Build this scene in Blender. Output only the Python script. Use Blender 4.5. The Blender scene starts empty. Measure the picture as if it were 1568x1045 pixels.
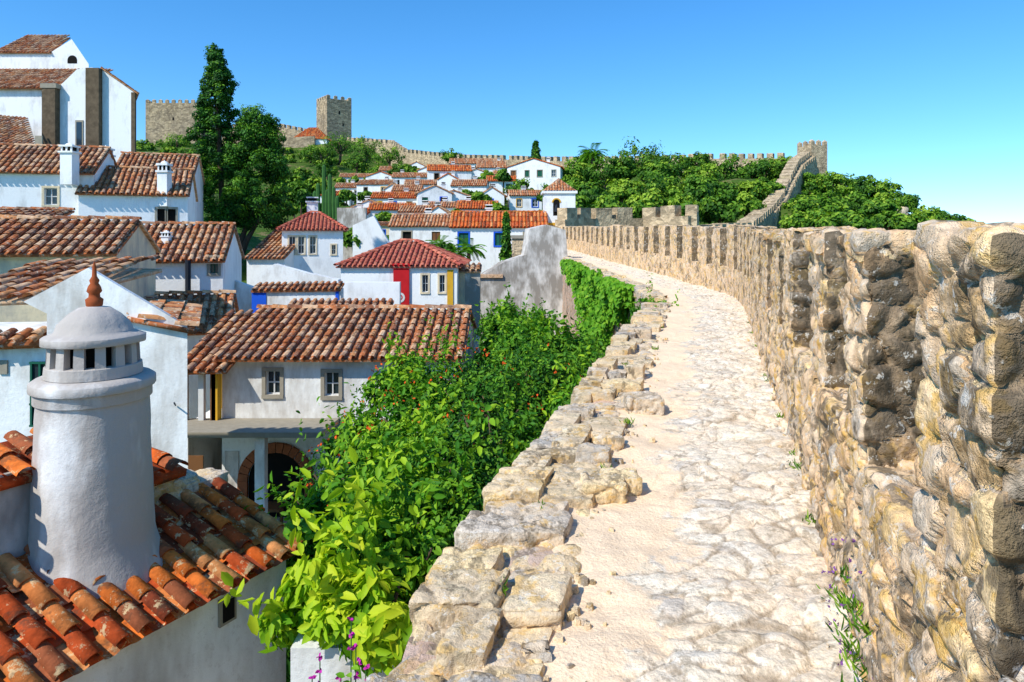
import bpy, math, random
import numpy as np
from mathutils import Vector, noise
random.seed(7); rng=np.random.default_rng(7)
F=1045.0; CH=1.75
def X(px,D): return (px-784)/F*D
def Z(py,D): return CH+(365-py)/F*D
sc=bpy.context.scene
# ------------------------------------------------------------------ materials
def newmat(name):
    m=bpy.data.materials.new(name); m.use_nodes=True
    nt=m.node_tree; b=nt.nodes['Principled BSDF']
    b.inputs['Roughness'].default_value=.95
    b.inputs['Specular IOR Level'].default_value=.1
    return m,nt,b
class NT:
    def __init__(s,nt): s.nt=nt; s.tc=nt.nodes.new('ShaderNodeTexCoord')
    def n(s,t): return s.nt.nodes.new(t)
    def l(s,a,b): s.nt.links.new(a,b)
    def map(s,scale=(1,1,1),rot=(0,0,0)):
        m=s.n('ShaderNodeMapping'); m.inputs['Scale'].default_value=scale; m.inputs['Rotation'].default_value=rot
        s.l(s.tc.outputs['Object'],m.inputs['Vector']); return m.outputs[0]
    def noise(s,scale,det=4,rough=.6,vec=None):
        x=s.n('ShaderNodeTexNoise'); x.inputs['Scale'].default_value=scale; x.inputs['Detail'].default_value=min(det,4)
        x.inputs['Roughness'].default_value=rough
        s.l(vec if vec else s.tc.outputs['Object'],x.inputs['Vector']); return x.outputs[0]
    def vor(s,scale,feat='F1',vec=None,out='Distance',rnd=1):
        x=s.n('ShaderNodeTexVoronoi'); x.feature=feat; x.inputs['Scale'].default_value=scale
        x.inputs['Randomness'].default_value=rnd
        s.l(vec if vec else s.tc.outputs['Object'],x.inputs['Vector']); return x.outputs[out]
    def ramp(s,fac,stops,interp='LINEAR'):
        r=s.n('ShaderNodeValToRGB'); cr=r.color_ramp; cr.interpolation=interp
        while len(cr.elements)<len(stops): cr.elements.new(.5)
        for e,(p,c) in zip(cr.elements,stops):
            e.position=p; e.color=(c,c,c,1) if isinstance(c,(int,float)) else (*c,1)
        s.l(fac,r.inputs[0]); return r.outputs[0]
    def mix(s,f,a,b,mode='MIX'):
        m=s.n('ShaderNodeMix'); m.data_type='RGBA'; m.blend_type=mode
        if isinstance(f,(int,float)): m.inputs[0].default_value=f
        else: s.l(f,m.inputs[0])
        for i,v in ((6,a),(7,b)):
            if isinstance(v,tuple): m.inputs[i].default_value=(*v,1)
            else: s.l(v,m.inputs[i])
        return m.outputs[2]
    def math(s,op,a,b=0.):
        m=s.n('ShaderNodeMath'); m.operation=op
        for i,v in enumerate((a,b)):
            if isinstance(v,(int,float)): m.inputs[i].default_value=v
            else: s.l(v,m.inputs[i])
        return m.outputs[0]
    def bump(s,h,b,strength=.5,dist=.02):
        x=s.n('ShaderNodeBump'); x.inputs['Strength'].default_value=strength; x.inputs['Distance'].default_value=dist
        s.l(h,x.inputs['Height']); s.l(x.outputs[0],b.inputs['Normal'])
    def attr(s):
        a=s.n('ShaderNodeAttribute'); a.attribute_name='Col'; sp=s.n('ShaderNodeSeparateColor')
        s.l(a.outputs['Color'],sp.inputs[0]); return a.outputs['Color'],sp.outputs
    def island(s):
        return s.n('ShaderNodeNewGeometry').outputs['Random Per Island']
def plain(name,c,rough=.85,var=.15,scale=3):
    m,nt,b=newmat(name); t=NT(nt)
    d=tuple(x*(1-var*2) for x in c)
    t.l(t.mix(t.noise(scale,2),c,d),b.inputs['Base Color']); b.inputs['Roughness'].default_value=rough
    return m
def plaster(name,c=(.82,.82,.8),dirt=.3,dc=(.32,.3,.27)):
    m,nt,b=newmat(name); t=NT(nt)
    st=t.noise(1.6,4,.7,t.map((1,1,.35)))
    big=t.noise(.5,3,.65)
    k=t.ramp(t.math('ADD',t.math('MULTIPLY',st,.6),t.math('MULTIPLY',big,.5)),[(.56-.12*dirt,0.),(.78-.22*dirt,1.)])
    k=t.math('MULTIPLY',k,min(1,.35+dirt))
    col=t.mix(k,c,dc)
    sp=t.ramp(t.noise(14,3,.75),[(.55,0.),(.72,.35*min(1,dirt*2))])
    col=t.mix(sp,col,dc)
    t.l(col,b.inputs['Base Color'])
    t.bump(t.noise(9,4,.75),b,.5,.02)
    return m
def tilemat(name,cols,lich=.5,lc=(.6,.5,.36)):
    m,nt,b=newmat(name); t=NT(nt)
    isl=t.island()
    n=len(cols); col=t.ramp(isl,[(i/n,c) for i,c in enumerate(cols)],'CONSTANT')
    v=t.ramp(t.noise(6,3,.7),[(.3,.55),(.7,1.3)])
    col=t.mix(1.,col,v,'MULTIPLY')
    l1=t.ramp(t.noise(9,4,.78),[(.63-.1*lich,0.),(.69-.1*lich,.85)])
    col=t.mix(l1,col,lc)
    l2=t.ramp(t.noise(3.3,4,.75,t.map((1,1.2,1))),[(.54,0.),(.63,.8*lich+.2)])
    col=t.mix(l2,col,(.1,.06,.035))
    t.l(col,b.inputs['Base Color']); t.bump(t.noise(25,3,.7),b,.5,.012)
    return m
M={}
M['tile']=tilemat('roof_tile_terracotta',[(.5,.18,.07),(.56,.25,.1),(.26,.1,.05),(.6,.34,.18),(.44,.14,.05),(.64,.4,.23),(.36,.2,.12)],.75)
M['tile_near']=tilemat('roof_tile_orange',[(.64,.12,.02),(.7,.17,.03),(.24,.05,.02),(.6,.19,.05),(.5,.08,.02),(.68,.27,.09),(.34,.1,.04)],.6,(.7,.5,.26))
M['tile_red']=tilemat('roof_tile_red',[(.52,.13,.08),(.56,.18,.11),(.44,.1,.07)],.15)
M['white']=plaster('white_plaster',(.88,.88,.85),dirt=.15)
M['white2']=plaster('weathered_white_plaster',(.86,.86,.82),.42,(.4,.35,.29))
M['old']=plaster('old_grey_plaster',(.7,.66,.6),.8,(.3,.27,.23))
M['chim']=plaster('chimney_limewash',(.8,.77,.72),1.0,(.46,.41,.36))
M['cream']=plaster('cream_plaster',(.8,.65,.42),.4)
M['ochre']=plain('ochre_paint',(.8,.44,.04))
M['blue']=plain('blue_paint',(.02,.12,.7))
M['redp']=plain('red_paint',(.6,.02,.025))
M['grey']=plain('stone_trim',(.42,.37,.28),.9,.2,6)
M['dstone']=plain('dark_pilaster_stone',(.22,.16,.1),.9,.4,2.5)
M['green']=plain('green_window_paint',(.02,.13,.08))
M['wood']=plain('brown_wood',(.22,.1,.04))
M['dark']=plain('dark_interior',(.015,.013,.011))
M['metal']=plain('dark_metal',(.03,.035,.045),.5)
M['terra']=plain('terracotta_clay',(.5,.12,.04),.8,.3,8)
m,nt,b=newmat('window_glass'); b.inputs['Base Color'].default_value=(.02,.03,.04,1); b.inputs['Roughness'].default_value=.12; b.inputs['Specular IOR Level'].default_value=.6; M['glass']=m
M['sash']=plain('white_sash',(.75,.75,.72))
M['brick']=plain('arch_brick',(.5,.16,.07),.9,.3,9)
def rock(name,cols,mortar,mort=.9,lichen=1.,dark=.6,white=.7,pmort=.6):
    m,nt,b=newmat(name); t=NT(nt)
    _,a=t.attr()
    n=len(cols); col=t.ramp(a[0],[(i/n,c) for i,c in enumerate(cols)],'CONSTANT')
    v=t.ramp(t.noise(20,4,.88),[(.32,.45),(.5,1.),(.68,1.4)])
    col=t.mix(1.,col,v,'MULTIPLY')
    pm=t.ramp(t.noise(2.2,4,.8),[(.45,0.),(.54,pmort)])
    col=t.mix(pm,col,mortar)
    l=t.ramp(t.noise(3.6,4,.85,t.map((1,1,1.3))),[(.53,0.),(.6,.85*lichen)])
    col=t.mix(l,col,(.74,.42,.08))
    g=t.ramp(t.noise(3.0,4,.88,t.map((1.3,1,.6),(1,2,0))),[(.54,0.),(.6,dark)])
    col=t.mix(g,col,(.13,.1,.065))
    e=t.math('MULTIPLY',a[2],t.ramp(t.noise(4.5,4,.8),[(.36,.35),(.5,.88)]))  # merlon end faces: gap shade put into the colour, along with lichen stain
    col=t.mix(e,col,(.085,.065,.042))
    w=t.ramp(t.noise(9,4,.85,t.map((1,1.3,1),(2,0,1))),[(.58,0.),(.63,white)])
    col=t.mix(w,col,(.78,.72,.62))
    mk=t.math('MULTIPLY',t.ramp(a[1],[(.0,1.),(.55,0.)]),mort)
    col=t.mix(mk,col,tuple(x*.42 for x in mortar))
    t.l(col,b.inputs['Base Color'])
    h=t.math('ADD',t.noise(26,4,.88),t.math('MULTIPLY',t.vor(18),.3))
    t.bump(h,b,.8,.025)
    return m
M['parapet']=rock('rubble_stone_parapet',[(.5,.32,.15),(.76,.5,.22),(.56,.43,.3),(.86,.6,.3),(.34,.25,.16),(.7,.44,.23),(.62,.5,.37),(.78,.48,.24)],(.9,.64,.4),.8,.8,.8,.7,.7)
M['curb']=rock('limestone_edge',[(.64,.5,.31),(.76,.6,.38),(.52,.46,.38),(.82,.62,.34),(.62,.52,.4)],(.82,.62,.4),.7,.65,.65,.65,.6)
M['outer']=rock('wall_outer_face',[(.46,.3,.22),(.56,.39,.29),(.46,.36,.28),(.58,.39,.28)],(.7,.5,.38),.6,.3,.6,.4)
m,nt,b=newmat('trodden_stone_path'); t=NT(nt); _,a=t.attr()
stone=t.ramp(a[0],[(0,(.72,.6,.45)),(.35,(.9,.78,.6)),(.6,(.66,.57,.46)),(.8,(.92,.83,.67)),(1,(.78,.64,.45))])
stone=t.mix(t.ramp(t.noise(2.2,4,.8),[(.46,0.),(.56,.7)]),stone,(.92,.73,.52))
stone=t.mix(t.math('MULTIPLY',t.ramp(a[1],[(0.,1.),(.5,0.)]),.8),stone,(.34,.25,.16))
stone=t.mix(1.,stone,t.ramp(t.noise(20,4,.85),[(.32,.6),(.52,1.),(.66,1.2)]),'MULTIPLY')
sand=t.mix(t.noise(3,3,.7),(.98,.76,.52),(.9,.66,.43))
sand=t.mix(1.,sand,t.ramp(t.noise(60,3,.85),[(.3,.82),(.6,1.05)]),'MULTIPLY')
fac=t.ramp(t.math('ADD',a[2],t.math('MULTIPLY',t.math('SUBTRACT',t.noise(1.6,4,.8),.5),1.2)),[(.44,0.),(.52,1.)])
col=t.mix(fac,sand,stone)
dk=t.ramp(t.noise(1.1,4,.8,t.map((1.5,.5,1))),[(.54,0.),(.72,.3)])
col=t.mix(t.math('MULTIPLY',dk,fac),col,(.5,.4,.28))
dk2=t.ramp(t.noise(5,4,.85,t.map((1,.7,1),(0,0,1))),[(.58,0.),(.63,.55)])
col=t.mix(t.math('MULTIPLY',dk2,fac),col,(.3,.23,.15))
t.l(col,b.inputs['Base Color']); t.bump(t.math('ADD',t.noise(36,4,.88),t.noise(9,3,.8)),b,.6,.02); M['path']=m
def farstone(name,c1,c2,c3,s=1.2):
    m,nt,b=newmat(name); t=NT(nt)
    col=t.mix(t.ramp(t.noise(s*.25,4,.7),[(.35,0.),(.65,1.)]),c1,c2)
    br=t.vor(s*1.6,'F1',t.map((1,1,1.6)),'Color')
    sp=t.n('ShaderNodeSeparateColor'); t.l(br,sp.inputs[0])
    col=t.mix(1.,col,t.ramp(sp.outputs[0],[(0,.6),(1,1.3)]),'MULTIPLY')
    col=t.mix(t.ramp(t.noise(s*.6,4,.75,t.map((1,1,.4))),[(.5,0.),(.66,.75)]),col,c3)
    t.l(col,b.inputs['Base Color']); t.bump(t.math('ADD',sp.outputs[1],t.noise(s*4,3)),b,.7,.2)
    return m
M['castle']=farstone('castle_stone',(.5,.37,.22),(.38,.29,.19),(.2,.15,.1),.8)
M['ridge']=farstone('town_wall_stone',(.62,.46,.28),(.48,.37,.23),(.25,.19,.12),1.2)
def leafmat(name,cd,cm,cl,tr=.3):
    m,nt,b=newmat(name); t=NT(nt); _,a=t.attr()
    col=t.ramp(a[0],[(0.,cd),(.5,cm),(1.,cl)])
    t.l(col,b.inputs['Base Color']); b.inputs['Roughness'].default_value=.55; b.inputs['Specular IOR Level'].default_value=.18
    tn=t.n('ShaderNodeBsdfTranslucent'); t.l(t.mix(1.,col,(1.,1.1,.5),'MULTIPLY'),tn.inputs[0])
    ms=t.n('ShaderNodeMixShader'); ms.inputs[0].default_value=tr
    t.l(b.outputs[0],ms.inputs[1]); t.l(tn.outputs[0],ms.inputs[2])
    t.l(ms.outputs[0],nt.nodes['Material Output'].inputs[0]); return m
M['leafA']=leafmat('leaf_orange_tree',(.025,.1,.006),(.09,.28,.012),(.36,.55,.02))
M['leafB']=leafmat('leaf_dark_shrub',(.012,.06,.01),(.05,.19,.014),(.2,.4,.02))
M['leafC']=leafmat('leaf_cypress',(.012,.06,.01),(.05,.18,.014),(.18,.36,.02),.15)
M['leafH']=leafmat('leaf_hillside',(.03,.1,.008),(.12,.27,.018),(.34,.48,.04),.25)
M['leafY']=leafmat('leaf_lime',(.12,.3,.008),(.36,.56,.015),(.62,.7,.03),.4)
M['vine']=leafmat('leaf_vine',(.05,.18,.008),(.13,.35,.015),(.28,.48,.03))
M['flo']=plain('orange_flower',(.8,.12,.02)); M['flp']=plain('magenta_flower',(.55,.03,.35)); M['flv']=plain('violet_flower',(.25,.1,.33))
M['bark']=plain('bark',(.16,.11,.07),.95,.3,6)
m,nt,b=newmat('hill_ground'); t=NT(nt)
col=t.mix(t.ramp(t.noise(.12,4,.7),[(.35,0.),(.6,1.)]),(.035,.1,.01),(.08,.13,.02))
col=t.mix(t.ramp(t.noise(.5,4,.75),[(.54,0.),(.62,.7)]),col,(.26,.18,.09))
t.l(col,b.inputs['Base Color']); t.bump(t.noise(1.5,4,.8),b,.8,.4); M['ground']=m
# ------------------------------------------------------------------ builders
class MB:
    def __init__(s): s.v=[];s.f=[];s.mi=[];s.c=[];s.mats=[]
    def m(s,key):
        if key not in s.mats: s.mats.append(key)
        return s.mats.index(key)
    def add(s,vs,fs,key,cols=None):
        o=len(s.v); s.v+= [tuple(p) for p in vs]; k=s.m(key)
        s.f+=[tuple(i+o for i in f) for f in fs]; s.mi+=[k]*len(fs)
        s.c+= cols if cols else [(0.5,1,0.)]*len(vs)
    def box(s,a,b,key,T=None):
        vs=[(x,y,z) for z in (a[2],b[2]) for y in (a[1],b[1]) for x in (a[0],b[0])]
        if T: vs=[T(*p) for p in vs]
        s.add(vs,[(0,2,3,1),(4,5,7,6),(0,1,5,4),(2,6,7,3),(0,4,6,2),(1,3,7,5)],key)
    def make(s,name,parent=None,smooth=False,attr=False):
        me=bpy.data.meshes.new(name); me.from_pydata(s.v,[],s.f)
        for k in s.mats: me.materials.append(M[k])
        me.polygons.foreach_set('material_index',s.mi)
        if smooth: me.polygons.foreach_set('use_smooth',[True]*len(s.f))
        if attr:
            ca=me.color_attributes.new('Col','FLOAT_COLOR','POINT')
            arr=np.ones((len(s.v),4)); arr[:,:3]=np.array(s.c); ca.data.foreach_set('color',arr.ravel())
        ob=bpy.data.objects.new(name,me); sc.collection.objects.link(ob)
        if parent:
            ob.parent=parent; ob.location=-parent.location
        return ob
def empty(name,loc):
    e=bpy.data.objects.new(name,None); e.location=loc; e.empty_display_size=.3; sc.collection.objects.link(e); return e
def rbox(mb,f,a,b,res,r,amp,key,vs=3.2,skip=(),cell=None,ends=0.):
    a=Vector(a);b=Vector(b);c=(a+b)/2;h=(b-a)/2
    r=min(r,h.x*.9,h.y*.9,h.z*.9); hi=[h[i]-r for i in range(3)]
    for ax in range(3):
        for sg in (-1,1):
            if (ax,sg) in skip: continue
            u,w=[i for i in range(3) if i!=ax]
            nu=max(2,int(2*h[u]/res)); nw=max(2,int(2*h[w]/res))
            vsl=[];cols=[]
            for i in range(nu+1):
                for j in range(nw+1):
                    p=[0,0,0]; p[ax]=sg*h[ax]; p[u]=-h[u]+2*h[u]*i/nu; p[w]=-h[w]+2*h[w]*j/nw
                    q=[max(-hi[k],min(hi[k],p[k])) for k in range(3)]
                    n=Vector((p[0]-q[0],p[1]-q[1],p[2]-q[2])); n.normalize()
                    pl=Vector(q)+n*r+c
                    wp=Vector(f(*pl))
                    d=noise.fractal(wp*1.5,.9,2.1,4)*.5
                    wq=Vector((wp.x,wp.y,wp.z*1.6))*vs+noise.noise_vector(wp*6)*.16
                    dist,pts=noise.voronoi(wq)
                    e=min(1,(dist[1]-dist[0])/.16)
                    s_=pts[0]; rc=(math.sin(s_.x*12.9+s_.y*78.2+s_.z*37.7)*43758.5)%1.0
                    dv_=wq-s_; tilt=dv_.x*math.sin(rc*40)+dv_.y*math.cos(rc*57)+dv_.z*math.sin(rc*91)
                    d+=e*.75+(rc-.5)*.8+tilt*.4+noise.noise(wp*12)*.3+noise.noise(wp*27)*.2
                    pl=pl+n*(d*amp-amp*.45)
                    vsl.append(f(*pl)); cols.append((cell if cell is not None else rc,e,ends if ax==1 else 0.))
            fs=[]
            for i in range(nu):
                for j in range(nw):
                    k=i*(nw+1)+j; fs.append((k,k+1,k+nw+2,k+nw+1) if (sg>0)^(ax==1) is False else (k,k+nw+1,k+nw+2,k+1))
            mb.add(vsl,fs,key,cols)
# ---- leaves
def leaf_obj(name,C,A,N,L,W,cols,key,parent=None):
    n=len(C); A=A/np.linalg.norm(A,axis=1,keepdims=True)
    S=np.cross(A,N); S/= (np.linalg.norm(S,axis=1,keepdims=True)+1e-9); U=np.cross(S,A)
    L=np.asarray(L).reshape(-1,1)*np.ones((n,1)); W=np.asarray(W).reshape(-1,1)*np.ones((n,1))
    V=np.stack([C, C+A*L*.3+S*W*.5+U*W*.18, C+A*L*.7+S*W*.4+U*W*.1, C+A*L-U*L*.08, C+A*L*.7-S*W*.4+U*W*.1, C+A*L*.3-S*W*.5+U*W*.18],1)
    me=bpy.data.meshes.new(name); me.vertices.add(6*n); me.vertices.foreach_set('co',V.astype(np.float32).ravel())
    idx=np.array([0,1,2,3,0,3,4,5])[None,:]+6*np.arange(n)[:,None]
    me.loops.add(8*n); me.loops.foreach_set('vertex_index',idx.ravel().astype(np.int32))
    me.polygons.add(2*n); me.polygons.foreach_set('loop_start',(np.arange(2*n)*4).astype(np.int32))
    me.update(calc_edges=True); me.validate()
    ca=me.color_attributes.new('Col','FLOAT_COLOR','POINT')
    cc=np.ones((n,6,4)); cc[:,:,:3]=np.asarray(cols).reshape(-1,1,1); ca.data.foreach_set('color',cc.ravel())
    me.materials.append(M[key]); ob=bpy.data.objects.new(name,me); sc.collection.objects.link(ob)
    if parent: ob.parent=parent; ob.location=-parent.location
    return ob
def sph(n):
    v=rng.normal(size=(n,3)); return v/np.linalg.norm(v,axis=1,keepdims=True)
def crown(c,r,ncl,nper,cr,bias=0.,low=-.6):
    c=np.array(c);r=np.array(r); d=sph(ncl*2); d=d[d[:,2]>low][:ncl]; k=rng.uniform(.5,1.08,(len(d),1))
    cc=c+d*r*k; P=[];Nn=[];B=[]
    for i in range(len(cc)):
        q=sph(nper); rad=cr*rng.uniform(.55,1.4)
        p=cc[i]+q*rad*rng.uniform(.35,1.1,(nper,1))*np.array([1,1,.75])
        nn=q*.7+d[i]*.5+sph(nper)*.5+np.array([0,0,.35])
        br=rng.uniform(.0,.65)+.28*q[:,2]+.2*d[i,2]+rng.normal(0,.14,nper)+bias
        P.append(p);Nn.append(nn);B.append(br)
    return np.concatenate(P),np.concatenate(Nn),np.clip(np.concatenate(B),0,1)
def foliage(name,parts,size,asp,key,parent=None,droop=.4):
    P=np.concatenate([p[0] for p in parts]);N=np.concatenate([p[1] for p in parts]);B=np.concatenate([p[2] for p in parts])
    N/=np.linalg.norm(N,axis=1,keepdims=True)
    A=np.cross(N,sph(len(P)))+np.array([0,0,-droop])*rng.uniform(0,1,(len(P),1)); 
    s=size*rng.uniform(.6,1.3,len(P))
    return leaf_obj(name,P,A,N,s,s*asp,B,key,parent)
def tube(mb,pts,rads,key,n=8):
    vs=[];fs=[]
    for i,(p,r) in enumerate(zip(pts,rads)):
        p=Vector(p); d=(Vector(pts[min(i+1,len(pts)-1)])-Vector(pts[max(i-1,0)])).normalized()
        s=d.cross(Vector((.3,.9,.1))).normalized(); t_=d.cross(s)
        for k in range(n):
            a=2*math.pi*k/n; vs.append(p+(s*math.cos(a)+t_*math.sin(a))*r)
    for i in range(len(pts)-1):
        for k in range(n): fs.append((i*n+k,i*n+(k+1)%n,(i+1)*n+(k+1)%n,(i+1)*n+k))
    fs.append(tuple(range((len(pts)-1)*n,len(pts)*n)))
    mb.add(vs,fs,key)
# ---- roof tiles
def tiles(mb,p0,p1,q0,q1,pitch,row,key,near=False,seg=4,jit=.012):
    p0,p1,q0,q1=map(Vector,(p0,p1,q0,q1)); e=(p1-p0); L=e.length; e.normalize()
    nrm=e.cross(q0-p0)
    if nrm.length<1e-6: nrm=e.cross(q1-p0)
    nrm.normalize()
    if nrm.z<0: nrm=-nrm
    v=nrm.cross(e); v.normalize()
    if v.dot(q0-p0)<0: v=-v
    H=(q0-p0).dot(v); u0=(q0-p0).dot(e); u1=(q1-p0).dot(e)
    mb.add([p0-nrm*.02,p1-nrm*.02,q1-nrm*.02,q0-nrm*.02,p0-nrm*.09,p1-nrm*.09,q1-nrm*.09,q0-nrm*.09],[(0,1,2,3),(4,7,6,5),(0,4,5,1),(1,5,6,2),(3,2,6,7),(0,3,7,4)],key)
    n=max(1,int(L/pitch)); pt=L/n
    ulo=min(0,u0); uhi=max(L,u1); n=int(round((uhi-ulo)/pt)) 
    for i in range(n):
        for kind in ((0,1) if near else (0,)):
            u=ulo+(i+.5+(.5 if kind else 0))*pt
            if u>uhi: continue
            vmax=H; vmin=0
            if u0>1e-3 and u<u0: vmax=min(vmax,u/u0*H)
            if u1<L-1e-3 and u>u1: vmax=min(vmax,(L-u)/(L-u1)*H)
            if u0<-1e-3 and u<0: vmin=max(vmin,u/u0*H)
            if u1>L+1e-3 and u>L: vmin=max(vmin,(u-L)/(u1-L)*H)
            if vmax-vmin<row*.2: continue
            k=max(1,int(math.ceil((vmax-vmin)/row))); rl=(vmax-vmin)/k
            for j in range(k):
                a=vmin+j*rl-.05; b_=vmin+(j+1)*rl
                ju=random.uniform(-jit,jit); jn=random.uniform(-jit*.6,jit)
                r1=pt*.36; r2=pt*.3
                if kind: r1,r2=pt*.3,pt*.34
                vs=[]
                layers=((a,r1,.035),(b_+.03,r2,.0))
                if kind: layers=((a-.03,r1,.0),(b_,r2,-.02))
                def ring(vv,rr,up,sh):
                    for s_ in range(seg+1):
                        th=math.pi*s_/seg
                        hh=math.sin(th)*rr*.85
                        if kind: hh=-hh*.55+.03
                        vs.append(p0+e*(u+ju*sh-math.cos(th)*rr)+v*vv+nrm*(up+jn+hh))
                for li,(vv,rr,up) in enumerate(layers): ring(vv,rr,up,1 if li==0 else .3)
                m_=seg+1
                fs=[(s_,s_+1,m_+s_+1,m_+s_) for s_ in range(seg)]
                if near and not kind:
                    ring(a,r1*.8,.035-.0,1)
                    fs+=[(s_,2*m_+s_,2*m_+s_+1,s_+1) for s_ in range(seg)]
                    ring(b_,r2*.75,.0,1); fs+=[(2*m_+s_,3*m_+s_,3*m_+s_+1,2*m_+s_+1) for s_ in range(seg)]
                mb.add(vs,fs,key)
def ridge(mb,a,b,r,key,seg=5):
    a,b=Vector(a),Vector(b); L=(b-a).length
    if L<.2: return
    d=(b-a)/L; s=d.cross(Vector((0,0,1))).normalized(); up=s.cross(d); n=max(1,int(L/.42))
    for i in range(n):
        c0=a+d*(L*i/n-.03); c1=a+d*(L*(i+1)/n); vs=[]
        for c,rr,o in ((c0,r*1.05,.02),(c1,r*.88,0)):
            for k in range(seg+1):
                t_=math.pi*k/seg; vs.append(c+s*math.cos(t_)*rr+up*(math.sin(t_)*rr*.8+o-.02+random.uniform(-.004,.004)))
        mb.add(vs,[(k,k+1,seg+2+k,seg+1+k) for k in range(seg)],key)
def hole_wall(mb,T,u0,u1,z0,z1,holes,key,dep=.14):
    us=sorted({u0,u1,*[h[0] for h in holes],*[h[1] for h in holes]}); zs=sorted({z0,z1,*[h[2] for h in holes],*[h[3] for h in holes]})
    us=[u for u in us if u0<=u<=u1]; zs=[z for z in zs if z0<=z<=z1]
    for i in range(len(us)-1):
        for j in range(len(zs)-1):
            cu=(us[i]+us[i+1])/2; cz=(zs[j]+zs[j+1])/2
            if any(h[0]<cu<h[1] and h[2]<cz<h[3] for h in holes): continue
            mb.add([T(us[i],0,zs[j]),T(us[i+1],0,zs[j]),T(us[i+1],0,zs[j+1]),T(us[i],0,zs[j+1])],[(0,1,2,3)],key)
    for h in holes:
        a,b_,c,d=h[:4]
        for q in (((a,c),(b_,c)),((b_,c),(b_,d)),((b_,d),(a,d)),((a,d),(a,c))):
            (x1,y1),(x2,y2)=q
            mb.add([T(x1,0,y1),T(x2,0,y2),T(x2,dep,y2),T(x1,dep,y1)],[(0,1,2,3)],key)
def window(mb,T,a,b,c,d,sur,style,dep=.14):
    if style=='dark': mb.box((a,dep,c),(b,dep+.02,d),'dark',T)
    elif style in('wood','green','ochre','blue'):
        mb.box((a,dep-.05,c),(b,dep,d),style,T)
        w=(b-a)
        mb.box((a+w*.47,dep-.07,c),(a+w*.53,dep-.051,d),'metal',T)
    else:
        fr='green' if style=='gsash' else 'sash'
        mb.box((a,dep,c),(b,dep+.02,d),'glass',T)
        t_=min(.06,(b-a)*.08)
        for x in (a,(a+b)/2-t_/2,b-t_): mb.box((x,dep-.04,c),(x+t_,dep-.002,d),fr,T)
        for z in (c,(c+d)/2-t_/2,d-t_): mb.box((a+t_*.5,dep-.037,z),(b-t_*.5,dep-.004,z+t_),fr,T)
    if sur:
        w=max(.09,(b-a)*.16)
        mb.box((a-w,-.035,d),(b+w,.01,d+w),sur,T); mb.box((a-w,-.05,c-w),(b+w,.01,c),sur,T)
        mb.box((a-w,-.032,c+.002),(a,.01,d-.002),sur,T); mb.box((b,-.032,c+.002),(b+w,.01,d-.002),sur,T)
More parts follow.
